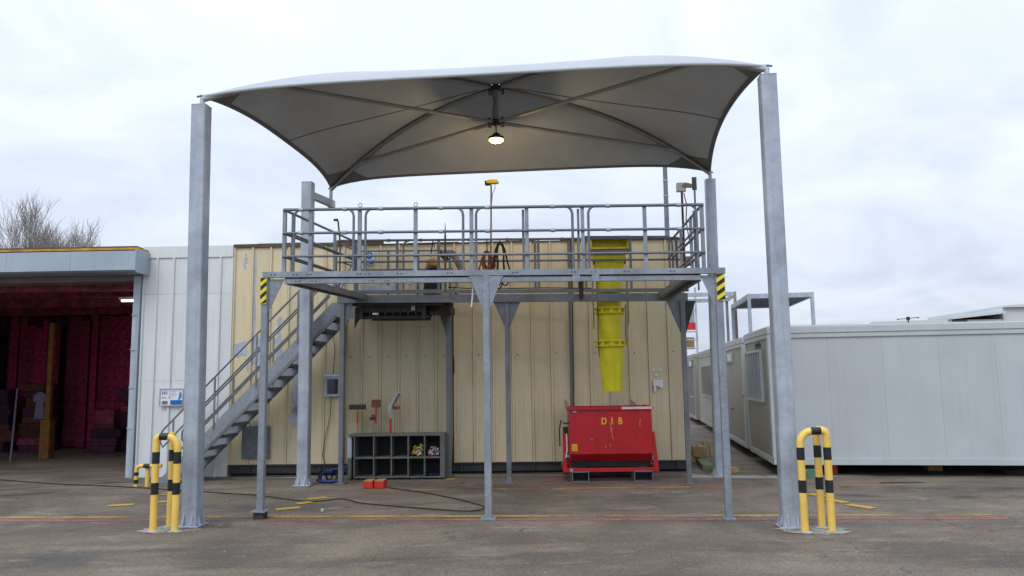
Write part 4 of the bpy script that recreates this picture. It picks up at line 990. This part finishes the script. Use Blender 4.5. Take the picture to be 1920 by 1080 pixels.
MB().cyl((0, 0, 0), (.01, 0, 1.3), .012, n=8).build('handle', handle_w, t, True); MB().box(-.03, .10, -.03, .03, 1.27, 1.33).build('head', bristle_b, t, bevel=.01)

# ------------------------------------------------------------------ small things on the yard
for i, (x, lab) in enumerate(((-2.50, 'left one of two red plastic blocks on the yard before the shelf'), (-2.31, 'right one of two red plastic blocks on the yard before the shelf'))):
    t = tag(empty('red_block', (x, 13.36, .002), R(-4)), lab, 'block', 'red blocks before the shelf')
    w = .086
    MB().prism([(-w, 0), (w, 0), (w - .006, .125), (-w + .006, .125)], 'y', -.13, .13).build('body', red_pl, t, bevel=.012)
    MB().box(-w + .012, w - .012, -.12, .12, .1255, .133).build('dirty_top', wood, t)
t = tag(empty('hose_reel', (-3.35, 14.1, 0), R(-5)), 'blue tube frame hose reel lying behind the platform leg', 'reel')
MB().tube([(-.2, 0, .03), (-.17, 0, .16), (-.05, 0, .22), (.2, .02, .25), (.3, .05, .28)], .022, 8).build('frame_tube', blue_pl, t, True)
MB().tube([(-.22, -.1, .06), (-.1, -.12, .03), (.1, -.12, .04), (.24, -.06, .06)], .03, 8).build('frame_tube', blue_pl, t, True)
MB().box(-.1, .05, -.06, .06, .17, .235).build('bracket', blue_pl, t, bevel=.01); MB().box(.14, .3, -.03, .05, .2, .28).build('bracket', blue_pl, t, bevel=.01)
MB().tube([(-.1 + .13 * math.cos(R(a)), 0, .13 + .11 * math.sin(R(a))) for a in range(0, 360, 24)], .016, 8, closed=True).build('coil', rubber, t, True)
MB().tube([(.0 + .11 * math.cos(R(a)), .06, .12 + .10 * math.sin(R(a))) for a in range(0, 360, 24)], .02, 8, closed=True).build('coil', rubber, t, True)
# power cable across the yard
pts = [(-10.48, 15.3), (-8.58, 14.39), (-6.76, 13.74), (-5.04, 12.96), (-4.2, 12.59), (-3.34, 11.99), (-2.99, 11.91), (-2.7, 12.09), (-2.28, 11.65), (-1.59, 11.26), (-.87, 10.9), (-.57, 10.87), (-.44, 11.04), (-.47, 11.26), (-.86, 11.87), (-1.43, 12.57), (-2.14, 13.23)]
def catmull(P, n=6):
    P = [Vector((*p, 0)) for p in P]; o = []
    for i in range(len(P) - 1):
        a, b, c, d = P[max(0, i - 1)], P[i], P[i + 1], P[min(len(P) - 1, i + 2)]
        for k in range(n):
            t = k / n; o.append(.5 * ((2 * b) + (c - a) * t + (2 * a - 5 * b + 4 * c - d) * t * t + (3 * b - a - 3 * c + d) * t ** 3))
    return o + [P[-1]]
o = MB().tube([(p.x, p.y, .013) for p in catmull(pts)], .008, 7).build('power_cable', cable_m, None, True)
tag(o, 'long black cable snaking over the yard from the hall to the red blocks', 'cable')
o = MB().lathe([(.002, 0), (.022, .005), (.026, .03), (.016, .05), (.002, .055)], n=12).build('grey_cap', metal_l, None, True); o.location = (-2.72, 10.98, .0); tag(o, 'small grey metal cap lying on the asphalt by the yellow dashes', 'cap')

# ------------------------------------------------------------------ things on the platform
def plat_z(x, y, z): return warp(x, y, z)[2]
def on_plat(name, x, y, z, label, cat): return tag(plat_empty(name, x, y, plat_z(x, y, z)), label, cat)
t = on_plat('industrial_vacuum', 1.66, 3.62, 3.40, 'black drum vacuum with an orange top on the platform', 'vacuum')
MB().lathe([(.16, 0), (.17, .02), (.165, .32), (.15, .34)], n=24).build('drum', drum_m, t, True)
MB().lathe([(.17, .30), (.175, .33), (.15, .40), (.09, .45), (.02, .46)], n=24).build('lid', drum_m, t, True)
MB().prism([(-.13, .42), (-.10, .56), (.02, .60), (.12, .54), (.14, .42)], 'y', -.06, .08).build('motor_cover', orange_pl, t, bevel=.015)
MB().box(-.1, .03, -.20, -.165, .07, .16).build('switch_box', rubber, t, bevel=.008)
MB().tube([(-.02, -.1, .6), (.0, -.1, .74), (.03, -.12, .90)], .012, 6).build('hook_cord', cable_m, t)
MB().box(-.15, .15, -.15, .15, -.10, -.002).build('stand', galv_d, t)
t = on_plat('suction_hose', 2.05, 3.55, 3.40, 'thick grey ribbed suction hose hung over the rear rail', 'hose')
path = [(-.18, 0, .66), (-.02, 0, .68), (.06, 0, .60), (.14, 0, .42), (.20, -.02, .30), (.255, -.02, .20)]
MB().tube(path, .062, 14).build('hose', hose_g, t, True)
for k in range(14):
    i = k / 14 * (len(path) - 1); a = Vector(path[int(i)]); b = Vector(path[min(len(path) - 1, int(i) + 1)]); p = a.lerp(b, i - int(i)); d = (b - a).normalized()
    MB().cyl(p - d * .008, p + d * .008, .068, n=14).build('hose_rib', hose_g, t, True)
MB().tube([(-.02, -.03, .40), (.02, -.03, .2), (.09, -.03, .08), (.0, -.03, -.02), (.1, -.03, -.12)], .03, 8).build('nozzle_hose', handle_w, t, True)
MB().tube([(-.25, 0, .7), (-.16, 0, .62), (-.1, 0, .54)], .05, 10).build('cuff', rubber, t, True)
def coil(name, x, z0, z1, w, mat, label, seed, n=6):
    t = on_plat(name, x, 3.24, 0, label, 'hose'); zz = t.location.z; t.location.z = 0
    k_ = warp(x, 3.24, 1)[2]
    r_ = random.Random(seed)
    for i in range(n):
        ww = w * r_.uniform(.55, 1.0); zt = z1 - r_.uniform(0, .05); zb = z0 + r_.uniform(0, .25); sk_ = r_.uniform(-.05, .05); yy = r_.uniform(-.05, .05)
        pts = []
        for a in range(0, 360, 20):
            c, s = math.cos(R(a)), math.sin(R(a))
            pts.append((sk_ * (1 - s) + ww * c * (1.0 if s < 0 else .75), yy + .02 * c, k_ * ((zt + zb) / 2 + (zt - zb) / 2 * s)))
        MB().tube(pts, .013, 6, closed=True).build('loop', mat, t, True)
    MB().tube([(0, 0, k_ * (z1 - .02)), (.0, .03, k_ * (4.27)), (.0, .06, k_ * (z1))], .008, 6).build('hanging_tie', rubber, t)
coil('hose_coil', 2.73, 3.50, 4.06, .13, hose_r, 'red brown hose coil hanging on the rear rail', 4, 7)
coil('hose_coil', 2.97, 3.32, 4.22, .13, rubber, 'black hose coil hanging on the rear rail beside the red brown one', 5, 5)
t = on_plat('crowbar', .02, 3.2, 3.40, 'thin dark rod with a hooked end standing at the stair head', 'bar')
MB().tube([(-.01, 0, 0), (.0, 0, .75), (-.02, 0, 1.02), (-.05, 0, 1.26), (-.09, 0, 1.27)], .016, 7).build('rod', rust, t, True); MB().box(-.13, -.05, -.02, .02, 1.26, 1.30).build('head', rust, t)
t = on_plat('pointed_bar', 2.03, 2.9, 3.40, 'thin brown pointed bar standing up behind the front rail', 'bar')
MB().tube([(0, 0, -.1), (0, 0, .9), (.0, 0, 1.15)], [.018, .018, .003], 7).build('rod', rust, t, True)
t = on_plat('white_tool', 1.25, 3.5, 3.40, 'small white hand sprayer on the platform by the vacuum', 'sprayer')
MB().box(-.07, .06, -.03, .03, .09, .15).build('body', white_pl, t, bevel=.012); MB().box(-.06, -.02, -.02, .02, .0, .089).build('grip', white_pl, t, bevel=.008); MB().cyl((.06, 0, .13), (.10, 0, .13), .015).build('nozzle', white_pl, t)
t = on_plat('green_bag', .58, 3.55, 3.37, 'small bright green bag at the stair head', 'bag')
MB().lathe([(.02, 0), (.10, .01), (.11, .04), (.06, .07), (.01, .075)], n=10).build('bag', pbr('bright_green_plastic', (.05, .45, .05), .5), t, True)
# floodlight mast on the rear rail
t = on_plat('floodlight_mast', 2.78, 3.36, 3.3, 'thin mast with a small yellow topped floodlight on the rear rail', 'floodlight')
MB().cyl((0, 0, 0), (.03, 0, 2.02), .017, n=8).build('mast', handle_w, t, True)
MB().prism([(-.06, 2.06), (-.03, 2.11), (.14, 2.11), (.17, 2.07), (.15, 2.045), (-.02, 2.045)], 'y', -.06, .06).build('hood', haz_y, t, bevel=.006)
MB().box(-.085, .02, -.05, .05, 2.02, 2.095).build('lamp_body', rubber, t, bevel=.008)
MB().tube([(.1, 0, 2.05), (.1, 0, 1.95), (.05, 0, 1.85), (.03, 0, 1.6)], .006, 5).build('cable', cable_m, t)
# camera mast and aerial at the right rear corner
t = on_plat('camera_mast', 6.20, 2.9, 3.3, 'white box camera on a dark red post at the right rear rail', 'camera')
MB().cyl((0, 0, 0), (.0, 0, 1.72), .02, n=8).build('post', pbr('dark_red_paint', (.10, .02, .02), .5), t, True)
MB().box(-.09, .07, -.06, .06, 1.73, 1.88).build('box', white_pl, t, bevel=.01)
MB().prism([(.0, 1.82), (.06, 1.87), (.17, 1.84), (.17, 1.77), (.04, 1.78)], 'y', -.10, -.062).build('camera_hood', handle_w, t, bevel=.01)
MB().tube([(.03, -.02, 1.7), (.07, -.02, 1.5), (.05, -.02, 1.2), (.1, -.02, .8)], .009, 6).build('cable', cable_m, t)
t = on_plat('aerial', 6.42, 2.9, 3.3, 'grey rod aerial beside the white box camera', 'aerial')
MB().cyl((0, 0, 0), (0, 0, 1.95), .016, n=8).build('pole', galv_d, t, True); MB().rcol(.08, .05, 1.76, 1.98, .015).build('head', shelf_m, t, True)
t = on_plat('orange_box', 6.26, 3.1, 3.75, 'small orange box on the right rear corner rail', 'box')
MB().box(-.06, .10, -.05, .05, 0, .16).build('case', rust_r, t, bevel=.01); MB().box(.14, .22, -.05, .05, -.02, .1).build('beacon', orange_pl, t, bevel=.02)

# ------------------------------------------------------------------ portable cabins
def cabin(x0, y0, lx, ly, h, label, end_mat, windows=(), panels=None, vents=(), door=False, fm=None, wm=None, marks=False):
    t = tag(empty('portable_cabin', in_frame(CAB_O, CAB_R, (x0, y0)), CAB_R), label, 'cabin', 'portable cabins in a row')
    fm = fm or cab_f; wm = wm or cab_w
    # frames
    MB().box(0, lx, -.012, .10, .205, .318).box(0, .10, .101, ly - .101, .205, .318).box(0, lx, ly - .10, ly + .012, .205, .318).box(lx - .1, lx, .101, ly - .101, .205, .318).build('floor_frame', fm, t, bevel=.004)
    MB().box(-.012, lx, -.015, .10, h - .21, h - .13).box(-.012, .10, .101, ly - .101, h - .21, h - .13).box(-.012, lx, ly - .1, ly + .012, h - .21, h - .13).build('roof_frame', fm, t, bevel=.004)
    MB().box(-.02, lx + .02, -.03, ly + .03, h - .129, h).build('roof_edge', fm, t, bevel=.012)
    MB().box(.03, lx - .03, .03, ly - .03, h + .001, h + .02).build('roof', fm, t)
    for x, y in ((-.008, -.016), (lx - .15, -.016), (-.008, ly - .15 + .014), (lx - .15, ly - .15 + .014)):
        MB().box(x, x + .158, y, y + .152, .3185, h - .2105).build('corner_post', fm, t, bevel=.008)
    xs = panels or [.151 + k * (lx - .302) / 6 for k in range(7)]
    for a, b in zip(xs[:-1], xs[1:]):
        MB().box(a + .0008, b - .0008, .012, .06, .3185, h - .2105).build('wall_panel', wm, t, bevel=.0015)
        MB().box(a + .002, b - .002, ly - .06, ly - .012, .3185, h - .2105).build('wall_panel', wm, t)
    n = max(2, round((ly - .3) / .9))
    for k in range(n):
        a, b = .151 + k * (ly - .302) / n, .151 + (k + 1) * (ly - .302) / n
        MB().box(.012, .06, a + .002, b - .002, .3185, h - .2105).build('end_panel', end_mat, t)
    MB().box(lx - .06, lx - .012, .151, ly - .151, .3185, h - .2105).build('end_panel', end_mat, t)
    MB().box(.15, lx - .15, .15, ly - .15, .23, .31).build('floor', shelf_dk, t)
    for x in (.3, lx / 2, lx - .5):
        for y in (.9, ly - .9): MB().box(x, x + .25, y, y + .25, 0, .204).build('footing', wood, t)
    for (y0_, y1_, z0_, z1_) in windows:
        w = MB().box(-.02, .011, y0_ + .05, y1_ - .05, z0_ + .05, z1_ - .05).build('window', glass_d, t)
        for a in ((y0_, y1_, z0_, z0_ + .05), (y0_, y1_, z1_ - .05, z1_), (y0_, y0_ + .05, z0_ + .0505, z1_ - .0505), (y1_ - .05, y1_, z0_ + .0505, z1_ - .0505)):
            MB().box(-.05, .011, *a).build('frame', fm, w)
        nb = 9
        for k in range(1, nb): yy = y0_ + (y1_ - y0_) * k / nb; MB().box(-.055, -.035, yy - .013, yy + .013, z0_ + .051, z1_ - .051).build('bar', fm, w)
    for (y0_, y1_, z0_, z1_) in vents:
        v = MB().box(-.03, .011, y0_, y1_, z0_, z1_).build('vent', fm, t, bevel=.005)
        MB().box(-.034, -.0305, y0_ + .08, (y0_ + y1_) / 2, z0_ + .04, z1_ - .04).build('grille', glass_d, v)
        for k in range(3): MB().box(-.034, -.0305, (y0_ + y1_) / 2 + .1, y1_ - .08, z0_ + .03 + k * .06, z0_ + .06 + k * .06).build('louvre', grey_print, v)
    return t
c1 = cabin(0, 0, 5.9, 2.72, 2.718, 'nearest light grey portable cabin, long side facing the yard', cab_shade, [(.66, 2.54, 1.31, 2.33)], [.151, 1.05, 2.0, 2.95, 3.90, 4.8, 5.75])
# dark scrawled mark high on the end of the nearest cabin
rr = random.Random(6)
for y, z, a, L in ((1.55, 2.47, 10, .15), (1.42, 2.55, -20, .07), (1.34, 2.51, 25, .09), (1.22, 2.54, -10, .10), (1.12, 2.52, 15, .08), (1.0, 2.55, -15, .09), (.88, 2.50, 10, .10),
                   (1.45, 2.44, 70, .10), (1.36, 2.40, -60, .09), (1.25, 2.43, 40, .09), (1.12, 2.46, -50, .08), (1.0, 2.45, 60, .07), (1.30, 2.36, 85, .12)):
    d = Vector((0, math.sin(R(a)), math.cos(R(a)))) * L / 2; p = Vector((.0115, y * .923, .142 + (z - .06) * .923))
    MB().tube([p - d, p + d], .011, 5).build('scrawled_mark', navy_print, c1)
c2 = cabin(0, 3.16, 5.9, 5.0, 2.68, 'second grey portable cabin behind the nearest one, with a wall vent', cab_shade, [], None, [(1.6, 3.05, 2.15, 2.38)])
MB().box(-.03, -.0085, -.004, .12, 1.34, 1.375).build('red_tape', red_pl, c2); MB().box(-.05, .011, 2.03, 2.2, .99, 1.02).build('door_handle', red_pl, c2)
c3 = cabin(0, 8.45, 5.9, 5.5, 2.65, 'third portable cabin in the row, with a barred window', cab_shade, [(.9, 4.0, 1.16, 2.17)], None, fm=cab_shade)  # frames also take the beige with the gap's shade in it
c4 = cabin(-.1, 14.5, 5.9, 5.5, 2.63, 'farthest darker grey portable cabin beyond the cream shed', shelf_m, [], None, [(.65, 2.6, 2.17, 2.41)], fm=cab_shade)  # frame colour darkened for the shaded gap too
MB().box(-.06, .011, 1.2, 1.24, 1.0, 1.03).build('door_handle', white_pl, c4)

# open steel frames standing on the cabins
def steel_frame(x0, x1, y0, y1, z0, z1, label, roof, post_mats, group='open steel frames above the cabins'):
    t = tag(empty('open_shelter', in_frame(CAB_O, CAB_R, (x0, y0, z0)), CAB_R), label, 'shelter', group)
    X, Y, Z = x1 - x0, y1 - y0, z1 - z0
    for i, (x, y) in enumerate(((0, 0), (X - .07, 0), (0, Y - .07), (X - .07, Y - .07))): MB().box(x, x + .07, y, y + .07, 0, Z).build('post', post_mats[i], t)
    for y in (0, Y - .06): MB().box(.071, X - .071, y, y + .06, Z - .11, Z - .005).build('beam', galv, t)
    for x in (0, X - .06): MB().box(x, x + .06, .071, Y - .071, Z - .11, Z - .005).build('beam', galv, t)
    if roof:
        n = 14
        for k in range(n):
            a = .08 + k * (Y - .16) / n
            MB().prism([(a, Z - .10), (a + .10, Z - .04), (a + .2, Z - .10), (a + .2, Z - .09), (a + .10, Z - .03), (a, Z - .09)], 'x', .06, X - .06).build('roof_sheet', galv_d, t)
    return t
steel_frame(.20, 1.66, 3.3, 6.1, 2.701, 3.69, 'open steel frame with a sheet roof on the second cabin', True, [galv] * 4)
steel_frame(-1.5, .37, 6.2, 7.95, 2.701, 4.06, 'taller open steel frame with a rusty post behind the roofed frame', False, [galv, rust_r, galv_d, galv_d])
# far access stair with a red banner
t = tag(empty('access_stair', in_frame(CAB_O, CAB_R, (-2.2, 18.6)), CAB_R), 'distant grey access stair with a red band beyond the cabins', 'stair')
for x in (0, 1.2, 2.6): MB().box(x, x + .08, 0, .08, 0, 5.6).build('post', galv, t)
for z in (3.0, 3.35, 3.7, 4.6, 4.95, 5.3): MB().cyl((0, 0, z), (2.6, 0, z), .03, n=6).build('rail', galv, t)
MB().box(.2, 2.6, .1, .2, 3.78, 4.1).build('red_band', red_pl, t)
MB().box(.3, 2.6, .4, 1.2, 4.1, 4.9).build('grey_panel', galv, t)
for k in range(10): MB().box(.1 + k * .2, .4 + k * .2, .2, .9, 4.9 - k * .22, 4.94 - k * .22).build('tread', galv_d, t)
for dy in (.2, .9): MB().prism([(0, 5.1), (2.1, 2.8), (2.25, 2.8), (.15, 5.1)], 'y', dy - .02, dy).build('stringer', galv, t)
MB().box(.6, 2.6, .9, 1.4, 3.0, 3.5).build('load', wood, t)
# timber and scrap between the buildings
def block(name, loc, rz, dims, mat, label, cat, bevel=.008):
    x, y, z = dims
    o = MB().box(-x / 2, x / 2, -y / 2, y / 2, 0, z).build(name, mat, None, bevel=bevel); o.location = loc; o.rotation_euler = (0, 0, rz); return tag(o, label, cat)
block('green_beam', (3.86, 15.75, .002), R(-8), (.2, 1.5, .11), wood_g, 'mossy green timber beam beside the shed corner', 'beam')
block('timber_block', (4.12, 14.7, .002), R(20), (.22, .16, .10), wood, 'loose pale timber offcut behind the rear right column', 'timber')
t = tag(empty('timber_pile', (3.92, 16.3, .0), R(-6)), 'heap of orange and yellow painted timber offcuts beside the shed', 'timber')
rr = random.Random(9)
MB().box(-.16, .14, -.1, .1, .14, .36).build('crate_side', wood, t, bevel=.01)
MB().box(-.35, -.14, -.05, .2, .0, .13).build('offcut', wood_y, t, bevel=.01)
for k in range(14):
    a = R(rr.uniform(-40, 10)); L = rr.uniform(.15, .34); x = rr.uniform(-.1, .55); z = rr.uniform(.05, .30)
    o = MB().box(-.022, .022, -.03, .03, 0, L).build('offcut', rr.choice([wood, wood_y, handle_w, wood_g]), t, bevel=.004); o.location = (x, rr.uniform(-.2, .2), z * .6 + .02); o.rotation_euler = (rr.uniform(-.3, .3), a, 0)
block('green_block', (5.36, 14.0, .002), R(24), (.42, .16, .13), green_b, 'green painted timber block under the nearest cabin', 'block')
block('red_box', (5.86, 14.33, .002), R(-6), (.19, .16, .17), red_pl, 'small red box under the nearest cabin', 'box', .015)
block('timber_wedge', (5.55, 14.5, .002), R(10), (.12, .1, .2), wood, 'small timber wedge under the nearest cabin', 'timber')

# ------------------------------------------------------------------ far things
t = tag(empty('light_pole', (3.95, 19, 0)), 'tall grey pole rising behind the cream shed', 'pole')
MB().cyl((0, 0, 0), (.03, 0, 7.35), .075, .055, 14).build('shaft', galv_d, t, True); MB().box(-.15, .15, -.15, .15, 0, .03).build('base_plate', galv_d, t)
for z in (6.4, 6.8): MB().cyl((.025, 0, z), (.026, 0, z + .03), .066, n=14).build('band', galv, t)
t = tag(empty('far_warehouse', (18.6, 40, 0), R(-3)), 'low pale roofed shed far behind the cabins', 'building')
MB().box(0, 4.1, 0, 8, 0, 4.2).build('wall', far_w, t); MB().prism([(-.3, 4.22), (.3, 4.5), (4.2, 4.56), (4.2, 4.2), (-.3, 4.2)], 'y', -.2, 8).build('roof', far_w, t)
t = tag(empty('far_warehouse', (23.2, 40, 0), R(-3)), 'taller pale stepped building at the far right', 'building')
MB().box(0, 2.6, 0, 8, 0, 4.55).build('wall', far_w, t); MB().prism([(-.05, 4.58), (-.05, 4.72), (2.65, 4.95), (2.65, 4.84)], 'y', -.3, 8).build('eaves', far_w, t)
MB().box(.05, .8, -.03, .0, 4.40, 4.56).build('window', glass_d, t); MB().box(2.651, 9, 0, 8, 0, 5.15).build('wall', far_w, t)
MB().prism([(2.651, 5.16), (2.651, 5.26), (9, 5.55), (9, 5.16)], 'y', -.2, 8).build('roof', far_w, t)
t = tag(empty('roof_aerial', (20.4, 39, 0)), 'thin dark aerial above the pale shed at the far right', 'aerial')
MB().cyl((0, 0, 0), (0, 0, 4.62), .03, n=6).build('mast', hub_m, t); MB().cyl((-.55, 0, 4.56), (.55, 0, 4.64), .018, n=6).build('boom', hub_m, t); MB().box(-.07, .07, -.05, .05, 4.50, 4.68).build('clamp', hub_m, t)
for s in (-.52, .52): MB().box(s - .05, s + .05, -.03, .03, 4.57 + s * .07, 4.62 + s * .07).build('tip', hub_m, t)

# bare winter trees behind the hall
def bare_tree(loc, H, spread, seed, label, lean=0):
    r_ = random.Random(seed)
    t = tag(empty('bare_tree', loc), label, 'tree', 'bare trees behind the hall')
    trunk = MB(); crown = MB()
    def branch(p, d, L, r, lev, mb):
        n = 4 if lev < 2 else 3; P = [p]; q = p.copy(); dd = d.copy()
        for i in range(n):
            dd = (dd + Vector((r_.uniform(-.16, .16), r_.uniform(-.16, .16), .10 if lev else .05))).normalized(); q = q + dd * L / n; P.append(q.copy())
        rs = [r * (1 - .6 * i / n) for i in range(n + 1)]
        mb.tube(P, rs, 6 if lev < 2 else 3, caps=False)
        if lev >= 5: return
        kids = (6, 6, 5, 5, 3)[lev]
        for k in range(kids):
            f = .35 + .65 * (k + r_.random() * .7) / kids; i = min(n - 1, int(f * n)); b = P[i].lerp(P[i + 1], f * n - i if f < 1 else 1)
            a = r_.uniform(0, 2 * math.pi); sp = spread * r_.uniform(.5, 1.1)
            s = Vector((math.cos(a), math.sin(a), 0)) * sp; nd = (dd + s).normalized(); nd.z = max(nd.z, .25); nd.normalize()
            branch(b, nd, L * r_.uniform(.50, .72), max(.009, rs[i] * .52), lev + 1, crown)
    branch(Vector((0, 0, 0)), Vector((lean, 0, 1)), H * .46, H * .018, 0, trunk)
    trunk.build('trunk', bark, t, True); crown.build('crown', bark, t)
    return t
bare_tree((-28.6, 41, 0), 11.4, .50, 1, 'leftmost bare tree at the picture edge behind the hall')
bare_tree((-27.2, 40, 0), 10.4, .55, 2, 'bare tree second from the left behind the hall')
bare_tree((-25.9, 41.5, 0), 11.2, .50, 7, 'bare tree third from the left behind the hall')
bare_tree((-24.7, 40.5, 0), 11.8, .50, 3, 'tallest bare tree behind the hall roof, fourth from the left')
bare_tree((-23.6, 41, 0), 10.9, .55, 4, 'bare tree fifth from the left behind the hall')
bare_tree((-22.6, 42, 0), 10.0, .60, 8, 'smallest bare tree at the right end of the group behind the hall')
